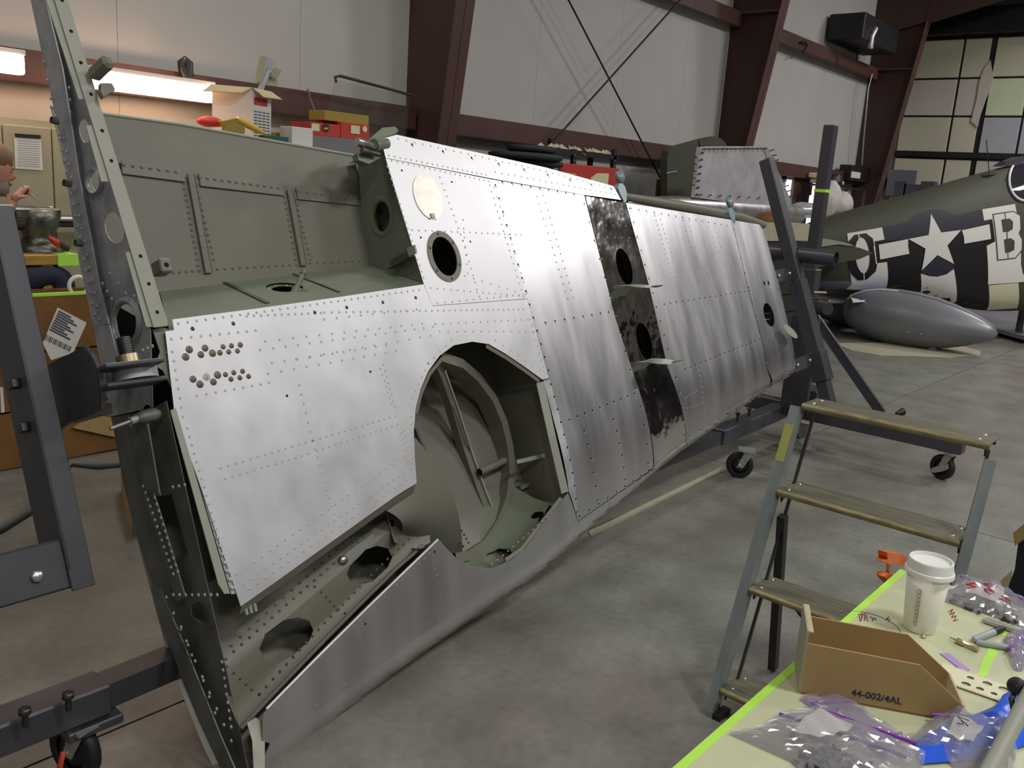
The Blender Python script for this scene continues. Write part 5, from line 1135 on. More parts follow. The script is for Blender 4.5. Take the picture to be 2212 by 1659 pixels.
cle((1518, 322), (1650, 321), 15, (-.03, -.05, 0)); cle((1520, 330), (1508, 420), 7, (-.07, -.02, 0)); cle((1505, 340), (1500, 400), 5, (-.07, -.02, 0)); cle((1662, 326), (1708, 436), 11, (.08, -.02, .02)); cle((1515, 420), (1640, 427), 7, (-.05, -.03, 0))
m.build('cleco_pins', 'steel_dark', tail, kind='stuff')
rod = MB().tube([aty((1345, 424), 3.9), aty((1480, 447), 3.9), aty((1600, 470), 3.9), aty((1648, 486), 3.9)], [.03, .045, .045, .04], 14)
rod.build('long_fairing', 'primer', tail)
wb = thing('wooden_crate', 'rough wooden packing box under the aluminium tail section', 'crate', (8.6, 4.4, 0))
a, b_ = aty((1560, 470), 4.5), aty((1676, 500), 4.5)
for k in range(10): zt_ = a.z - .02 - k * .20; zt_ > .03 and MB().box((a.x, 4.1, max(0, zt_ - .19)), (b_.x, 4.5, zt_)).build('plank', 'cardboard_grey' if k == 0 else 'ladder_dark', wb)
tag(MB().lathe([(.0003, .1), (.12, .09), (.16, .03), (.16, -.03), (.1, -.09), (.0003, -.1)], aty((1660, 478), 4.3), n=16).build('rust_bundle', 'wood_brown'), 'brown bundle on top of the wooden packing box', 'bundle')
gf = thing('painted_fin', 'olive green painted vertical fin standing against the side wall', 'aircraft part', (10.6, 5.6, 0))
def Yg(px): return aty(px, 5.6)
pts = [(1441, 560), (1441, 345), (1444, 326), (1455, 318), (1530, 298), (1547, 295), (1560, 301), (1568, 310), (1575, 325), (1575, 560)]
MB().prism([Yg(p) for p in pts], (0, .09, 0)).build('fin', 'olive', gf); MB().tube([Yg((1509, 304)) - V3((0, .004, 0)), Yg((1514, 330)) - V3((0, .004, 0))], .006, 5).build('hinge_line', 'black_steel', gf)
MB().tube([Yg((1438, 374)) - V3((0, .01, 0)), Yg((1459, 370)) - V3((0, .01, 0))], .008, 5).build('vent_tube', 'zinc', gf)
a = Yg((1441, 560)); MB().box((a.x, 5.45, 0), (a.x + 1.2, 5.8, a.z + .02)).build('stand', 'rack', gf)
# wrapped parts, foam and barrels by the window
def lump(name, px, Y, rx, rz, m_, label, cat, group=None):
    c_ = aty(px, Y); bm = bmesh.new(); bmesh.ops.create_icosphere(bm, subdivisions=3, radius=1)
    for v in bm.verts:
        n_ = 1 + .07 * math.sin(5 * v.co.x + 3 * v.co.z) + .05 * math.sin(9 * v.co.y + 4 * v.co.x); v.co = V3((c_.x + v.co.x * rx * n_, c_.y + v.co.y * min(rx, .22) * n_, c_.z + v.co.z * rz * n_))
    me = bpy.data.meshes.new(name); bm.to_mesh(me); bm.free(); me.materials.append(MATS[m_]); me.polygons.foreach_set('use_smooth', [True] * len(me.polygons))
    o = bpy.data.objects.new(name, me); C.objects.link(o); return tag(o, label, cat, group)
def stand_box(px0, px1, Y, dp, m_, name, label, cat, z0=0.0):
    a, b_ = aty(px0, Y), aty(px1, Y); return tag(MB().box((a.x, Y, z0), (b_.x, Y + dp, a.z if a.z > b_.z else b_.z)).build(name, m_), label, cat)
tb_ = thing('parts_table', 'grey table with wrapped parts below the bright window', 'table', (13, 5.4, 0))
a, b_ = aty((1690, 462), 5.3), aty((1840, 470), 5.3); MB().box((a.x, 5.2, a.z - .04), (b_.x, 5.9, a.z)).build('tabletop', 'grey_plastic', tb_)
for x in (a.x + .05, b_.x - .05):
    for y in (5.25, 5.85): MB().box((x - .03, y - .03, 0), (x + .03, y + .03, a.z - .04)).build('leg', 'rack', tb_)
ztb = a.z
lump('plastic_wrap', (1740, 452), 5.5, .40, .10, 'foil', 'crumpled clear wrapped part on the table beside the tail fin', 'wrap')
s_ = lump('padded_sack', (1788, 430), 5.35, .20, .28, 'sack', 'upright pale padded sack behind the taped rack post', 'sack'); s_ = lump('padded_sack', (1815, 440), 5.6, .20, .20, 'sack', 'smaller pink grey sack right of the upright padded sack', 'sack')
sh = thing('wall_rack', 'black metal shelf holding foam pads by the last column', 'shelf', (15.2, 6.0, 0))
a, b_ = aty((1780, 398), 5.9), aty((1865, 398), 5.9)
for x in (a.x, b_.x):
    for y in (5.85, 6.2): MB().box((x - .02, y - .02, 0), (x + .02, y + .02, a.z + .02)).build('post', 'black_steel', sh)
MB().box((a.x, 5.85, a.z - .03), (b_.x, 6.2, a.z)).build('shelf_board', 'black_steel', sh)
for i, (p0_, w_) in enumerate((((1775, 396), .8), ((1768, 386), .7))):
    c_ = aty(p0_, 5.95); MB().obox(V3((c_.x + .35, 6.0, a.z + .05 + .085 * i)), (w_ / 2, 0, 0), (0, .15, 0), (0, 0, .04), .03).build('foam_pad', 'pack_foam')
    o = bpy.data.objects['foam_pad' if i == 0 else 'foam_pad.001']; tag(o, ('lower cream foam pad on the black shelf', 'upper cream foam pad on the black shelf')[i], 'foam pad', 'foam pads by the window')
lump('barrel_bag', (1797, 395), 5.7, .16, .14, 'black_steel', 'dark machine part under the foam pads', 'machine')
eb = thing('switch_box', 'black electrical box with a white label beside the last column', 'electrical box', aty((1852, 395), 6.1))
MB().box(aty((1839, 356), 6.05), aty((1864, 395), 6.25)).build('box', 'black_steel', eb); MB().box(aty((1840, 370), 6.045), aty((1857, 386), 6.05)).build('label_plate', 'paper', eb)
MB().tube([aty((1862, 358), 6.1), aty((1866, 300), 6.1), aty((1876, 190), 6.1), aty((1884, 160), 6.1)], .012, 6).build('conduit', 'zinc', eb)
ht = thing('wall_speaker', 'black wall unit with pale fittings high beside the last column', 'speaker', aty((1900, 60), 5.9))
a, b_ = aty((1872, 25), 5.7), aty((1935, 118), 5.7); MB().box((a.x, 5.7, b_.z), (b_.x, 6.3, a.z), .02).build('cabinet', 'black_steel', ht); MB().tube([aty((1891, 62), 5.68), aty((1882, 80), 5.68), aty((1880, 105), 5.68)], .05, 8).build('fitting', 'zinc', ht)
MB().tube([aty((1866, 72), 6.2), aty((1852, 85), 6.2), aty((1851, 138), 6.2)], .01, 6).build('cable', 'rubber', ht)
MB().tube([aty((1733, 95), 6.1), aty((1738, 90), 6.1), aty((1744, 98), 6.1), aty((1742, 108), 6.1), aty((1734, 113), 6.1)], .02, 6)
tag(MB().tube([aty(p, 6.12) for p in ((1731, 92), (1738, 89), (1744, 97), (1742, 108), (1734, 113))], .02, 8).build('cable_loop', 'steel_dark'), 'small dark cable loop on the upper girt', 'cable')
gu = thing('grey_unit', 'grey double window unit low in the sliding door', 'window', (XD - .2, 7, 0)) if False else None
a, b_ = atx((1920, 366), XD - .1), atx((1976, 400), XD - .1); MB().box((XD - .1, b_.y, a.z - .5), (XD - .06, a.y, a.z)).build('service_panel', 'tank_grey', dr)
pal = thing('stacked_frames', 'dark slatted frames stacked in front of the sliding door', 'pallet', atx((1965, 420), 17.0))
pal.location.z = 0
for x0_, x1_ in ((1934, 1953), (1955, 1985), (1990, 2014)):
    a, b_ = atx((x0_, 391), 17.2), atx((x1_, 425), 17.2); MB().box((17.2, b_.y, 0), (17.4, a.y, a.z - (.05 if x0_ == 1955 else 0))).build('slat', 'rack', pal)
# ================================================================ SHELF GOODS RIGHT OF THE FIRST COLUMN
mr = thing('slotted_shelving', 'black slotted angle shelving with torn paper on its top board', 'shelf', (8.6, 6.0, 0))
for x_, y0_ in ((1190, 300), (1240, 322), (1276, 330), (1327, 322)):
    a = aty((x_, y0_), 5.95 if x_ in (1190, 1276) else 5.75); MB().box((a.x - .025, a.y - .02, 0), (a.x + .03, a.y + .02, a.z)).build('post', 'black_steel', mr)
    m = MB()
    for k in range(6): m.lathe([(.009, 0), (.0003, .001)], (a.x, a.y - .021, a.z - .06 - .06 * k), (0, -1, 0), 8)
    m.build('slot', 'bolt', mr, kind='stuff')
a, b_ = aty((1188, 318), 5.75), aty((1335, 333), 5.75); MB().box((a.x, 5.73, a.z - .05), (b_.x, 5.98, a.z)).build('shelf_board', 'black_steel', mr)
m = MB()
for k in range(16):
    x_ = a.x + .1 + (b_.x - a.x - .2) * k / 15; y_ = random.uniform(5.74, 5.9); s_ = random.uniform(.06, .13)
    m.prism([(x_ - s_, y_, a.z + .01), (x_ + s_, y_ - .03, a.z + random.uniform(-.08, .01)), (x_ + s_ * .5, y_ + .1, a.z + .05)], (0, .006, .006))
tag(m.build('torn_paper', 'ruler'), 'pile of torn cream paper on the slotted shelving', 'paper', None, 'stuff')
zz_ = aty((1250, 430), 5.6).z
tbx = thing('red_panel_box', 'red flat box with taped cream paper in front of the slotted shelving', 'box', (8.6, 5.6, 0))
a, b_ = aty((1215, 354), 5.55), aty((1341, 362), 5.55); MB().box((a.x, 5.55, 0), (b_.x, 5.68, (a.z + b_.z) / 2), .015).build('panel', 'red_paint', tbx)
MB().prism([aty(p, 5.545) for p in ((1290, 374), (1315, 375), (1312, 402), (1280, 398), (1275, 385))], (0, -.004, 0)).build('taped_paper', 'pack_foam', tbx); MB().prism([aty(p, 5.544) for p in ((1218, 372), (1244, 375), (1244, 379), (1219, 376))], (0, -.004, 0)).build('yellow_tape', 'yellow', tbx)
gb = thing('grey_bin', 'grey plastic bin beside the red flat box', 'bin', (8, 5.6, 0)); a, b_ = aty((1178, 346), 5.6), aty((1214, 372), 5.6); MB().box((a.x, 5.6, 0), (b_.x - .02, 5.9, a.z - .02), .01).build('bin_body', 'grey_plastic', gb); MB().box((a.x - .02, 5.58, a.z - .03), (b_.x, 5.92, a.z)).build('rim', 'grey_plastic', gb)
for i, (px_, rr, zz2) in enumerate((((1150, 352), .30, 0), ((1135, 338), .36, 0), ((1148, 322), .24, 0))):
    c_ = aty(px_, 5.65); o = thing('black_tyre', ('lowest dark tyre of the pile behind the wing edge', 'wide middle dark tyre of the pile behind the wing edge', 'small top dark tyre of the pile behind the wing edge')[i], 'tyre', c_, 'dark tyres piled by the wall')
    MB().lathe([(rr * .5, -.025), (rr * .85, -.031), (rr, -.02), (rr, .02), (rr * .85, .031), (rr * .5, .025), (rr * .5, -.025)], c_, (0, 0, 1), 28).build('tread_ring', 'tyre', o); MB().lathe([(rr * .5, .02), (.0003, .01)], c_, (0, 0, 1), 24).build('hub', 'rubber', o)
c_ = aty((1150, 352), 5.65); tag(MB().box((c_.x - .3, 5.45, 0), (c_.x + .08, 5.9, c_.z - .033)).build('tyre_stand', 'steel_dark'), 'dark steel stand below the pile of tyres', 'stand')
tag(MB().box(aty((1426, 388), 6.1), aty((1435, 470), 6.15)).build('wooden_batten', 'wood_brown'), 'short brown wooden batten beside the olive fin', 'batten'); bpy.data.objects['wooden_batten'].data.transform(Matrix())
# ================================================================ LAMPS AND SHELF ABOVE THE BAY
def lamp(pa, pb, Y, label):
    a, b_ = aty(pa, Y), aty(pb, Y); zc = (a.z + b_.z) / 2; o = thing('fluorescent_lamp', label, 'lamp', ((a.x + b_.x) / 2, Y, zc + .12), 'lit fluorescent lamps over the vise bench')
    MB().box((a.x, Y - .02, zc + .055), (b_.x, Y + .08, zc + .085), .004).build('housing', 'white_paint', o)
    MB().box((a.x + .01, Y - .03, zc - .055), (b_.x - .01, Y + .06, zc + .055), .01).build('diffuser', 'lamp', o)
    for x in (a.x + .15, b_.x - .15): MB().box((x - .01, Y + .05, zc + .06), (x + .01, YW - .19, zc + .08)).build('bracket', 'steel_dark', o)
lamp((200, 172), (463, 204), 5.85, 'bright warm lamp glowing above the open wing bay'); lamp((-150, 115), (54, 141), 5.85, 'bright warm lamp cut by the left edge of the picture')
Ys = 5.6; zsb = aty((740, 338), Ys).z
ss = thing('goods_shelf', 'grey board shelf along the wall behind the open wing bay', 'shelf', (3.9, 5.8, 0))
xa_, xb_ = aty((420, 300), Ys).x, aty((880, 300), Ys).x
MB().box((xa_, Ys - .20, zsb - .03), (xb_, 6.15, zsb)).build('shelf_board', 'cabinet', ss)
for x in (xa_ + .05, xb_ - .05):
    for y in (Ys, 6.1): MB().box((x - .025, y - .025, 0), (x + .025, y + .025, zsb - .03)).build('post', 'steel_dark', ss)
def sbox(name, p0_, p1_, Y, dp, m_, label, cat, group=None, z0_=None):
    a, b_ = aty(p0_, Y), aty(p1_, Y); o = MB().box((a.x, Y, zsb if z0_ is None else z0_), (b_.x, Y + dp, a.z), .003).build(name, m_); return tag(o, label, cat, group), a, b_
o, a, b_ = sbox('dark_case', (676, 292), (800, 330), 5.65, .3, 'tank_grey', 'long dark grey case under the red cartons', 'case'); zc_ = a.z
o1, a, b_ = sbox('red_carton', (672, 263), (735, 292), 5.66, .25, 'red_paint', 'red carton with a cream cup picture and blue starburst', 'box', 'red cartons on the dark case', zc_); za = a.z
o2, a2, b2_ = sbox('red_carton', (737, 263), (798, 292), 5.66, .25, 'red_paint', 'red carton with a white starburst, under the yellow box', 'box', 'red cartons on the dark case', zc_)
def burst(px_, r_, m_, par):
    c0 = aty(px_, 5.655); MB().prism([c0 + V3((r_ * (1 if k % 2 else .72) * math.cos(math.pi * k / 10), 0, r_ * (1 if k % 2 else .72) * math.sin(math.pi * k / 10))) for k in range(20)], (0, -.002, 0)).build('printed_burst', m_, par)
burst((704, 276), .036, 'ink_blue', o1); burst((788, 279), .028, 'ruler', o2)
MB().box(aty((673, 266), 5.656), aty((690, 284), 5.654)).build('printed_picture', 'pack_foam', o1); MB().box(aty((758, 270), 5.656), aty((777, 290), 5.654)).build('printed_picture', 'pack_foam', o2)
MB().prism([aty(p, 5.653) for p in ((699, 276), (709, 275), (709, 279), (700, 280))], (0, -.001, 0)).build('printed_words', 'yellow', o1)
sbox('yellow_box', (702, 238), (797, 262), 5.70, .2, 'yellow_box', 'long mustard yellow box on top of the red cartons', 'box', None, max(za, a2.z))
sbox('white_box', (631, 273), (676, 308), 5.55, .15, 'white_paint', 'plain white box lit by the lamp', 'box')
sbox('teal_binder', (580, 292), (624, 305), 5.52, .2, 'teal', 'dark teal binder beside the white box', 'binder')
sbox('yellow_tray', (560, 282), (618, 292), 5.75, .15, 'yellow_box', 'flat mustard tray behind the teal binder', 'tray')
# tall carton with open flaps, turned corner on
cb_ = aty((545, 262), 5.6); hh_ = aty((545, 190), 5.6).z
L1 = V3((-.62, .55, 0)).normalized() * .27; L2 = V3((.80, .35, 0)).normalized() * .24
bxx = thing('open_carton', 'white printed carton with open brown flaps standing beside the lamp', 'box', (cb_.x, cb_.y, zsb))
b0 = V3((cb_.x, cb_.y, zsb)); H_ = V3((0, 0, hh_ - zsb))
MB().prism([b0, b0 + L1, b0 + L1 + L2, b0 + L2], H_ * .98).build('carton_body', 'paper', bxx)
MB().prism([b0 + H_, b0 + L2 + H_, b0 + L2 * 1.25 + H_ * .88 - V3((0, .08, 0)), b0 + L2 * .25 + H_ * .86 - V3((0, .08, 0))], V3((0, -.003, .003))).build('flap', 'cardboard_light', bxx)
MB().prism([b0 + H_, b0 + L1 + H_, b0 + L1 * 1.2 + H_ * .86 + V3((-.07, -.10, 0)), b0 + L1 * .25 + H_ * .88 + V3((-.07, -.10, 0))], V3((-.003, -.002, .003))).build('flap', 'cardboard_light', bxx)
n2 = V3((L2.y, -L2.x, 0)).normalized() * .003
def fb(u, v): return b0 + L2 * u + H_ * v + n2
MB().prism([fb(.08, .74), fb(.75, .74), fb(.75, .86), fb(.08, .86)], n2).build('red_label', 'red_paint', bxx)
m = MB()
for r_ in range(11):
    for c0 in range(4): m.prism([fb(.08 + .22 * c0, .62 - .05 * r_), fb(.08 + .22 * c0 + .16, .62 - .05 * r_), fb(.08 + .22 * c0 + .16, .635 - .05 * r_), fb(.08 + .22 * c0, .635 - .05 * r_)], n2 * .3)
m.build('printed_table', 'ink', bxx, kind='stuff')
br = thing('bracket_bundle', 'bundle of sheet metal brackets standing in the open carton', 'brackets', b0 + H_)
for i, (pa, pb, pc, pd) in enumerate((((563, 120), (577, 122), (566, 178), (552, 175)), ((576, 123), (600, 130), (590, 150), (570, 145)), ((592, 145), (609, 152), (598, 172), (586, 165)), ((560, 155), (578, 158), (572, 182), (556, 180)), ((578, 150), (597, 165), (600, 185), (577, 182)))):
    MB().prism([aty(p, 5.75 + .02 * i) for p in (pa, pb, pc, pd)], (0, .012, 0)).build('bracket', ('cabinet', 'alu_dull')[i % 2], br)
MB().bar(aty((560, 200), 5.78), aty((580, 150), 5.78), .03, .03).build('bracket_stem', 'alu_dull', br)
lump('red_cloth', (455, 263), 5.6, .085, .035, 'red_cloth', 'crumpled red cloth left of the carton', 'cloth')
cg = thing('caulking_gun', 'yellow caulking gun lying in front of the carton', 'tool', aty((530, 270), 5.45))
MB().tube([aty((512, 258), 5.45), aty((560, 283), 5.45)], .022, 12).build('tube', 'yellow', cg); MB().tube([aty((560, 283), 5.45), aty((576, 290), 5.45)], .012, 10).build('nozzle', 'yellow', cg); MB().prism([aty(p, 5.44) for p in ((480, 262), (512, 255), (530, 268), (525, 330), (490, 330), (488, 275))], (0, .05, 0)).build('handle', 'yellow_box', cg)
cg2 = aty((500, 285), 5.44)
tag(MB().tube([aty((400, 168), 6.1), aty((394, 150), 6.1), aty((392, 136), 6.1), aty((400, 130), 6.1), aty((408, 136), 6.1), aty((409, 165), 6.1)], .03, 10).build('pipe_elbow', 'steel_dark'), 'dark curved pipe elbow standing above the lit lamp', 'pipe')
cs2 = thing('clear_sheet', 'large clear plastic sheet with a dark green rope edge beside the first column', 'plastic sheet', aty((800, 300), 5.9))
MB().prism([aty(p, 5.9) for p in ((724, 172), (884, 207), (876, 335), (690, 335), (690, 300))], (0, .003, 0)).build('sheet', 'clear_sheet', cs2)
MB().tube([aty(p, 5.89) for p in ((726, 178), (724, 166), (735, 164), (780, 176), (840, 192), (890, 206))], .012, 8).build('rope_edge', 'rope_green', cs2)
tag(MB().tube([aty(p, 5.85) for p in ((665, 192), (670, 215), (680, 240), (690, 262), (692, 290))], .008, 6).build('grey_cable', 'tank_grey'), 'thin grey tube leaning over the red cartons', 'tube')
# ================================================================ VISE BENCH, MECHANIC, CABINET, CRATE
cab = thing('steel_cabinet', 'beige steel cabinet with a sheet of paper behind the mechanic', 'cabinet', (2.2, 6.1, 0))
a, b_ = aty((-70, 245), 6.0), aty((205, 270), 6.0); ztc = aty((50, 257), 6.0).z
MB().box((a.x, 6.02, 0), (b_.x, 6.3, ztc)).build('body', 'cabinet', cab)
dl_, dm_, drr = aty((6, 300), 6.0).x, aty((112, 300), 6.0).x, b_.x
for x0_, x1_ in ((a.x + .01, dl_ - .004), (dl_ + .004, dm_ - .004), (dm_ + .004, drr - .01)): MB().box((x0_, 6.0, .05), (x1_, 6.02, aty((50, 272), 6.0).z), .003).build('door', 'cabinet', cab)
MB().prism([aty(p, 5.995) for p in ((30, 293), (88, 298), (93, 368), (33, 364))], (0, -.001, 0)).build('notice_sheet', 'paper', cab); MB().prism([aty(p, 5.99) for p in ((32, 288), (88, 292), (88, 300), (32, 296))], (0, -.002, 0)).build('black_clip', 'black_steel', cab)
m = MB()
for r_ in range(12): m.bar(aty((38, 304 + r_ * 4.8), 5.993), aty((86, 307 + r_ * 4.8), 5.993), .001, .003)
m.build('printed_lines', 'grey_plastic', cab, kind='stuff')
MB().lathe([(.02, 0), (.016, .006), (.0003, .006)], aty((110, 452), 5.995), (0, -1, 0), 10).build('handle', 'paper', cab)
vb = thing('vise_bench', 'yellow topped wooden bench carrying the old vise', 'bench', (2.4, 5.8, 0))
zb_ = aty((110, 551), 5.55).z; xb0, xb1 = aty((-90, 556), 5.55).x, aty((168, 556), 5.55).x
MB().box((xb0, 5.55, zb_ - .06), (xb1, 6.0, zb_), .004).build('tabletop', 'wood_yellow', vb)
MB().box((xb1 - .12, 5.545, zb_ - .065), (xb1 + .004, 5.75, zb_ + .003)).build('lime_tape', 'lime', vb)
for px_ in (101, -60): x = aty((px_, 600), 5.58).x; MB().box((x - .03, 5.56, 0), (x + .03, 5.62, zb_ - .06)).build('leg', 'wood_yellow', vb)
vs_ = thing('bench_vise', 'large worn grey steel vise on the yellow bench', 'vise', aty((95, 550), 5.62)); vs_.location.z = zb_
vc = aty((92, 505), 5.72)
def vz(y_): return aty((92, y_), 5.72).z
MB().lathe([(.15, 0), (.15, .03), (.10, .05), (.085, .09), (.10, .13), (.12, .16), (.12, .24), (.10, .26), (.0003, .26)], (vc.x, 5.78, zb_), n=20, sharp=False).build('body', 'vise', vs_)
MB().tube([(vc.x - .25, 5.78, zb_ + .20), (vc.x - .02, 5.78, zb_ + .20)], .075, 16).build('jaw', 'vise', vs_); MB().box((vc.x - .16, 5.70, zb_ + .2), (vc.x + .11, 5.86, zb_ + .265), .01).build('jaw', 'vise', vs_)
MB().box((vc.x + .1, 5.74, zb_ + .15), (vc.x + .42, 5.82, zb_ + .22), .008).build('slide_bar', 'steel_dark', vs_); MB().tube([(vc.x + .1, 5.73, zb_ + .2), (vc.x + .40, 5.73, zb_ + .2)], .014, 10).build('screw', 'bolt', vs_)
pl = thing('screw_pliers', 'red and black handled pliers beside the vise', 'tool', aty((125, 520), 5.62)); MB().tube([aty((104, 512), 5.6), aty((122, 524), 5.6), aty((130, 532), 5.6)], [.012, .022, .016], 8).build('red_handle', 'red_paint', pl); MB().tube([aty((125, 526), 5.6), aty((148, 538), 5.6)], .02, 8).build('black_handle', 'rubber', pl)
# seated mechanic, one skinned body
def skinned(name, verts, edges, radii, m_, parent=None, sub=2, root=0):
    me = bpy.data.meshes.new(name); me.from_pydata([tuple(v) for v in verts], edges, []); me.update(); o = bpy.data.objects.new(name, me); C.objects.link(o)
    o.modifiers.new('skin', 'SKIN').use_smooth_shade = True
    for i, r_ in enumerate(radii): d_ = me.skin_vertices[0].data[i]; d_.radius = r_ if isinstance(r_, tuple) else (r_, r_); d_.use_root = (i == root)
    s_ = o.modifiers.new('sub', 'SUBSURF'); s_.levels = s_.render_levels = sub; me.materials.append(MATS[m_])
    if parent: o.parent = parent; o.matrix_parent_inverse = Matrix.Translation(-parent.location)
    return o
PY = 5.72
def pp_(px, d=0.0): return aty(px, PY + d)
man = thing('person', 'bearded person in dark plaid shirt and jeans working a small part at the vise', 'person', (pp_((-60, 600)).x, PY, 0))
hd = pp_((-14, 362)); nk = pp_((-30, 425)); ch_ = pp_((-55, 480)); pe = pp_((-70, 600)); 
shl = pp_((-45, 440), -.17); elb = pp_((-10, 505), -.20); wr = pp_((26, 432), -.22); pal_ = pp_((46, 412), -.22)
shr = pp_((-45, 440), .17); elr = pp_((8, 500), .02); wrr = pp_((12, 474), .06)
kl, kr = pp_((128, 588), -.12), pp_((140, 592), .12); al, ar = V3((kl.x - .05, kl.y, .10)), V3((kr.x - .05, kr.y, .10)); tl, tr_ = al + V3((.2, 0, -.04)), ar + V3((.2, 0, -.04))
skinned('body', [pe, pe.lerp(ch_, .5), ch_, nk, hd - V3((.02, 0, .06)), shl, elb, wr, shr, elr, wrr, pe + V3((.05, -.1, -.02)), kl, al, tl, pe + V3((.05, .1, -.02)), kr, ar, tr_],
    [(0, 1), (1, 2), (2, 3), (3, 4), (2, 5), (5, 6), (6, 7), (2, 8), (8, 9), (9, 10), (0, 11), (11, 12), (12, 13), (13, 14), (0, 15), (15, 16), (16, 17), (17, 18)],
    [(.16, .14), (.15, .14), (.18, .15), .065, .06, .075, .055, .036, .075, .055, .036, .095, .07, .05, .04, .095, .07, .05, .04], 'shirt', man)
skinned('jeans', [pe - V3((0, 0, .03)), pe + V3((.05, -.1, -.04)), kl, al, pe + V3((.05, .1, -.04)), kr, ar], [(0, 1), (1, 2), (2, 3), (0, 4), (4, 5), (5, 6)], [.155, .105, .082, .065, .105, .082, .065], 'jeans', man)
# head, facing right and a little down
F_ = V3((.95, -.10, -.28)).normalized(); S_ = V3((0.1, 1, 0)); S_ = (S_ - F_ * S_.dot(F_)).normalized(); U_ = S_.cross(F_); U_ = U_ if U_.z > 0 else -U_
def hp_(f, s_, u): return hd + F_ * f + S_ * s_ + U_ * u
bm = bmesh.new(); bmesh.ops.create_uvsphere(bm, u_segments=28, v_segments=22, radius=1)
for v in bm.verts:
    x, y, z = v.co; f, s_, u = x * .098, y * .078, z * .122
    if z < 0: f += .012 * -z * (1 if x > 0 else 0); s_ *= 1 - .25 * (-z); 
    if x < 0 and z < -.3: f *= .75
    g = math.exp(-((y / .16) ** 2)); f += g * .030 * math.exp(-((z + .18) / .16) ** 2) * (x > 0)        # nose
    f -= .010 * math.exp(-((abs(y) - .38) / .16) ** 2) * math.exp(-((z - .05) / .10) ** 2) * (x > 0)        # eye sockets
    f += .007 * math.exp(-((z - .22) / .10) ** 2) * (x > 0) * math.exp(-(y / .6) ** 2)                   # brow
    v.co = hp_(f, s_, u)
me = bpy.data.meshes.new('head'); bm.to_mesh(me); bm.free(); me.materials.append(MATS['skin']); me.polygons.foreach_set('use_smooth', [True] * len(me.polygons)); ho_ = bpy.data.objects.new('head', me); C.objects.link(ho_); ho_.parent = man; ho_.matrix_parent_inverse = Matrix.Translation(-man.location)
def blob(name, f, s_, u, rf_, rs, ru, m_, cutf=None):
    bm = bmesh.new(); bmesh.ops.create_uvsphere(bm, u_segments=20, v_segments=14, radius=1)
    for v in bm.verts: k = 1 + .06 * math.sin(11 * v.co.x + 7 * v.co.z) ; v.co = hp_(f + v.co.x * rf_ * k, s_ + v.co.y * rs * k, u + v.co.z * ru * k)
    me = bpy.data.meshes.new(name); bm.to_mesh(me); bm.free(); me.materials.append(MATS[m_]); me.polygons.foreach_set('use_smooth', [True] * len(me.polygons)); o = bpy.data.objects.new(name, me); C.objects.link(o); o.parent = man; o.matrix_parent_inverse = Matrix.Translation(-man.location)
blob('hair', -.012, 0, .060, .104, .088, .090, 'hair'); blob('beard', .052, 0, -.095, .058, .055, .060, 'beard'); blob('moustache', .096, 0, -.062, .018, .035, .012, 'beard')
for sg in (-1, 1): blob('eye', .080, sg * .030, .006, .008, .010, .005, 'skin'); blob('iris', .088, sg * .030, .005, .003, .005, .005, 'black_hole'); blob('eyebrow', .095, sg * .030, .026, .006, .020, .005, 'beard'); blob('ear', -.005, sg * .080, -.005, .018, .010, .030, 'skin')
# hands
def hand(w0, p0_, side, name):
    d_ = (p0_ - w0).normalized(); dn = V3((0, 0, -1)); sd2 = d_.cross(dn).normalized() * side; vsx = [w0, w0 + d_ * .045, w0 + d_ * .085]; ed = [(0, 1), (1, 2)]; ra2 = [.027, (.040, .022), (.036, .018)]
    for k, (off, ln) in enumerate(((-.028, .068), (-.010, .078), (.010, .074), (.027, .058))):
        b_ = w0 + d_ * .095 + sd2 * off; i = len(vsx); vsx += [b_, b_ + d_ * ln * .42 + dn * .006, b_ + d_ * ln * .55 + dn * .032, b_ + d_ * ln * .38 + dn * .052]; ed += [(2, i), (i, i + 1), (i + 1, i + 2), (i + 2, i + 3)]; ra2 += [.0105, .0095, .0088, .0075]
    i = len(vsx); tbse = w0 + d_ * .03 + sd2 * -.032; vsx += [tbse, tbse + d_ * .035 + sd2 * -.012 + dn * .018, tbse + d_ * .065 + dn * .038]; ed += [(1, i), (i, i + 1), (i + 1, i + 2)]; ra2 += [.014, .0115, .009]
    skinned(name, vsx, ed, ra2, 'skin', man, 1)
hand(wr - (pal_ - wr) * .1, pal_, 1, 'hand'); hand(wrr, wrr + V3((.08, -.02, .01)), -1, 'hand')
MB().tube([elb.lerp(wr, .35), wr], [.046, .034], 14).build('forearm', 'skin', man)
tl_ = thing('hand_tool', 'thin pick tool held in the hand of the person at the vise', 'tool', pp_((60, 420), -.22)); MB().tube([pp_((55, 410), -.22), pp_((72, 425), -.22), pp_((88, 437), -.22)], [.006, .004, .002], 6).build('shaft', 'bolt', tl_)
st_ = thing('work_stool', 'dark round stool under the seated person', 'stool', (pe.x, pe.y, 0)); MB().lathe([(.0003, pe.z - .16), (.18, pe.z - .16), (.18, pe.z - .20), (.0003, pe.z - .20)], (pe.x, pe.y, 0), n=20).build('seat', 'rubber', st_)
for k in range(4): a_ = math.pi / 4 + k * math.pi / 2; MB().tube([(pe.x + .12 * math.cos(a_), pe.y + .12 * math.sin(a_), pe.z - .2), (pe.x + .2 * math.cos(a_), pe.y + .2 * math.sin(a_), 0.0)], .012, 8).build('leg', 'steel_dark', st_)
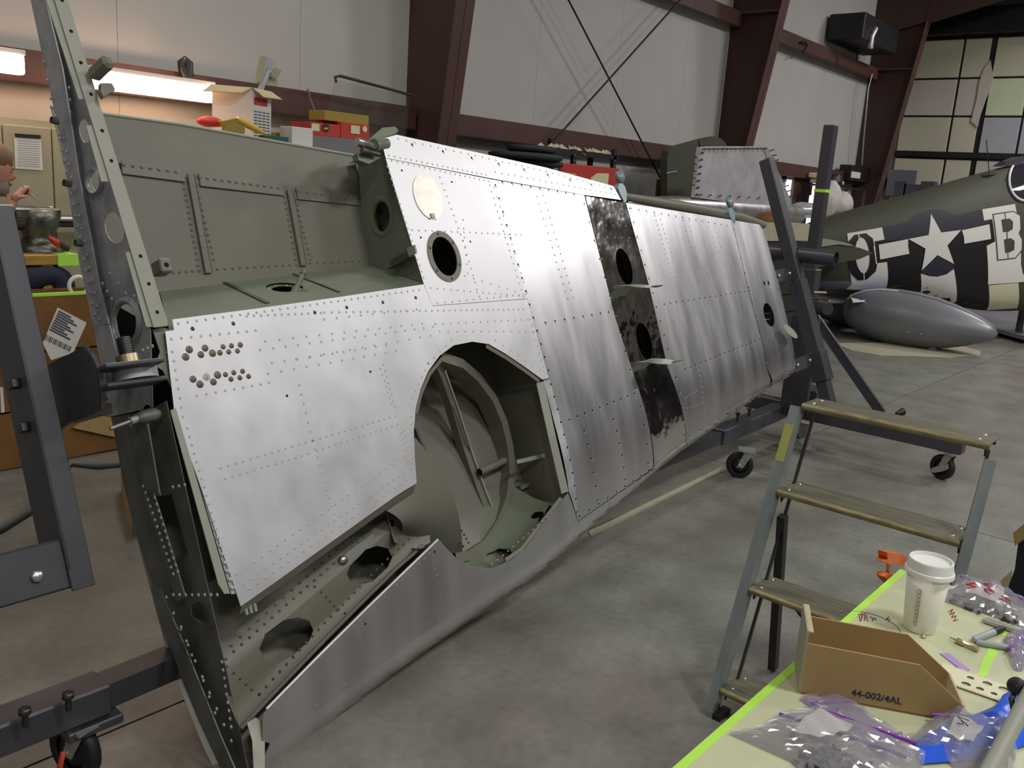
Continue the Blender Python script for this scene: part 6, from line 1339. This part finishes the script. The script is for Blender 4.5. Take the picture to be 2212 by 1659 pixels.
# brown crate with lime tape and shipping label
ct = thing('plywood_crate', 'large brown crate with lime taped rim and a shipping label', 'crate', (2.2, 5.2, 0)); YC = 5.3
xc0, xc1 = aty((-60, 900), YC).x, aty((262, 900), YC).x; ztp = aty((130, 634), YC).z
k0 = 0
for k in range(3): MB().box((xc0, YC, .01 + k * (ztp / 3)), (xc1, YC + .02, (k + 1) * (ztp / 3) - .004)).build('board', 'wood_brown', ct)
MB().box((xc0, YC + .02, .01), (xc0 + .02, YC + .22, ztp)).build('board', 'wood_brown', ct); MB().box((xc1 - .02, YC + .02, .01), (xc1, YC + .22, ztp)).build('board', 'wood_brown', ct); MB().box((xc0, YC + .2, .01), (xc1, YC + .22, ztp)).build('board', 'wood_brown', ct)
MB().box((xc0, YC - .003, ztp - .012), (xc1, YC + .03, ztp + .004)).build('rim_tape', 'lime', ct)
lbp = [(124, 664), (187, 697), (158, 762), (110, 778), (92, 742)]
MB().prism([aty(p, YC - .001) for p in lbp], (0, -.002, 0)).build('shipping_label', 'paper', ct)
m = MB(); A0, B0, C0 = aty((124, 664), YC - .004), aty((187, 697), YC - .004), aty((92, 730), YC - .004); ux, uy = B0 - A0, C0 - A0
for r_ in range(9): m.bar(A0 + ux * .08 + uy * (.08 + .075 * r_), A0 + ux * (.5 + .4 * ((r_ * 7) % 3) / 3) + uy * (.08 + .075 * r_), .001, .010)
for k in range(16): m.bar(A0 + ux * (.06 + .055 * k) + uy * .86, A0 + ux * (.06 + .055 * k) + uy * 1.02, .001, .004 + .004 * (k % 3 == 0))
m.build('printed_lines', 'ink', ct, kind='stuff')
MB().prism([aty(p, YC - .002) for p in ((0, 835), (6, 838), (10, 890), (2, 892))], (0, -.002, 0)).build('shipping_label', 'paper', ct)
MB().tube([aty((156, 630), YC + .03) + V3((.03 * 0, 0, 0)), aty((160, 618), YC + .03), aty((172, 614), YC + .03), aty((182, 620), YC + .03), aty((186, 632), YC + .03)], .016, 8)
tag(MB().tube([aty((170, 632), YC + .05) + V3((.055 * math.cos(t), 0, .055 * math.sin(t) + .04)) for t in [2 * math.pi * k / 16 for k in range(16)]], .012, 8, closed=True).build('white_ring', 'white_paint'), 'white plastic ring standing on the crate rim', 'ring')
tag(MB().prism([aty(p, YC - .02) for p in ((200, 895), (250, 905), (252, 945), (160, 925))], (0, .018, 0)).build('cardboard_flap', 'cardboard'), 'tan cardboard flap leaning on the crate below the rack pivot', 'cardboard')
pts = [aty((150, 925), 4.95), aty((262, 940), 4.95)]; z_ = lambda p: V3((p.x, p.y, 0))
tag(MB().prism([atz(p, 0) for p in ((-40, 1010), (262, 965), (262, 948), (-40, 985))], (0, 0, .10)).build('dark_board', 'wood_brown'), 'low dark brown board along the foot of the crate', 'board')
tag(MB().tube([atz(p, .02) for p in ((300, 985), (262, 1001), (215, 1006), (150, 1000), (105, 1050), (60, 1105), (0, 1142), (-60, 1165))], .02, 10).build('air_hose', 'hose'), 'thick dark green air hose snaking over the floor at left', 'hose')
m = MB().prism([atz(p, 0) for p in ((262, 1060), (284, 1070), (300, 1155), (285, 1160), (270, 1110))], (0, 0, .25)); tag(m.build('tan_carton', 'cardboard'), 'tan carton edge behind the root of the wing', 'box')
# floor oddments
tag(MB().prism([atz(p) for p in ((1272, 1150), (1276, 1160), (1575, 1010), (1560, 1010))], (0, 0, .008)).build('pale_light_strip', 'cardboard_grey'), 'long pale strip on the floor imitating a streak of light under the wing', 'batten')  # thin pale sheet standing in for a lit streak of floor
tag(MB().prism([atz(p) for p in ((1888, 885), (1905, 886), (1910, 890), (1895, 889))], (0, 0, .01)).build('rubber_chip', 'rubber'), 'flat black rubber chip on the floor behind the ladder', 'chip')
tag(MB().tube([atz((1936, 893), .02), atz((1950, 889), .03)], [.012, .035], 10).build('rubber_stop', 'rubber'), 'small black rubber foot lying behind the ladder', 'rubber foot')
tag(MB().prism([atz(p) for p in ((1664, 1046), (1672, 1048), (1669, 1056), (1663, 1053))], (0, 0, .006)).build('tape_scrap', 'lime'), 'tiny lime tape scrap on the floor left of the ladder', 'tape')
c_ = atz((1733, 846)); tag(MB().lathe([(.0003, 0), (.09, .01), (.08, .10), (.05, .14), (.09, .20), (.08, .27), (.0003, .29)], c_ + V3((.4, .2, 0)), n=14).build('lime_vest', 'lime_green'), 'lime green rolled vest on the floor behind the far rack leg', 'vest')
mc = MB().box((c_.x + .1, c_.y, 0), (c_.x + .6, c_.y + .5, .10), .02); 
# carton with dark lining at the right edge
rc_ = thing('lined_carton', 'open brown carton with a dark liner cut by the right edge', 'box', (3.4, -.2, 0)); X4 = 3.3
MB().prism([atx(p, X4) for p in ((2200, 1168), (2260, 1160), (2280, 1330), (2172, 1330), (2172, 1285), (2192, 1230))], (.3, 0, 0)).build('liner', 'navy', rc_)
MB().prism([atx(p, X4 - .01) for p in ((2188, 1152), (2212, 1132), (2230, 1140), (2212, 1165), (2192, 1180))], (.02, 0, 0)).build('flap', 'cardboard', rc_); MB().prism([atx(p, X4 - .01) for p in ((2162, 1254), (2184, 1234), (2180, 1258), (2172, 1290), (2163, 1280))], (.02, 0, 0)).build('flap', 'cardboard_light', rc_)
a = atx((2230, 1330), X4); MB().box((X4, a.y - .1, 0), (X4 + .3, a.y + .12, a.z + .02)).build('carton_body', 'cardboard', rc_)
o, P6 = bag('zip_bag', 'clear bag hanging into view at the right edge above the carton', [(2200, 1015), (2240, 990), (2260, 1040), (2205, 1048)], .02, [], 'poly_bag', 44)
for c in o.children: pass
bpy.data.objects.remove(o.children[0]); bpy.data.objects.remove(o.children[0]) if o.children else None; bpy.data.objects.remove(o)
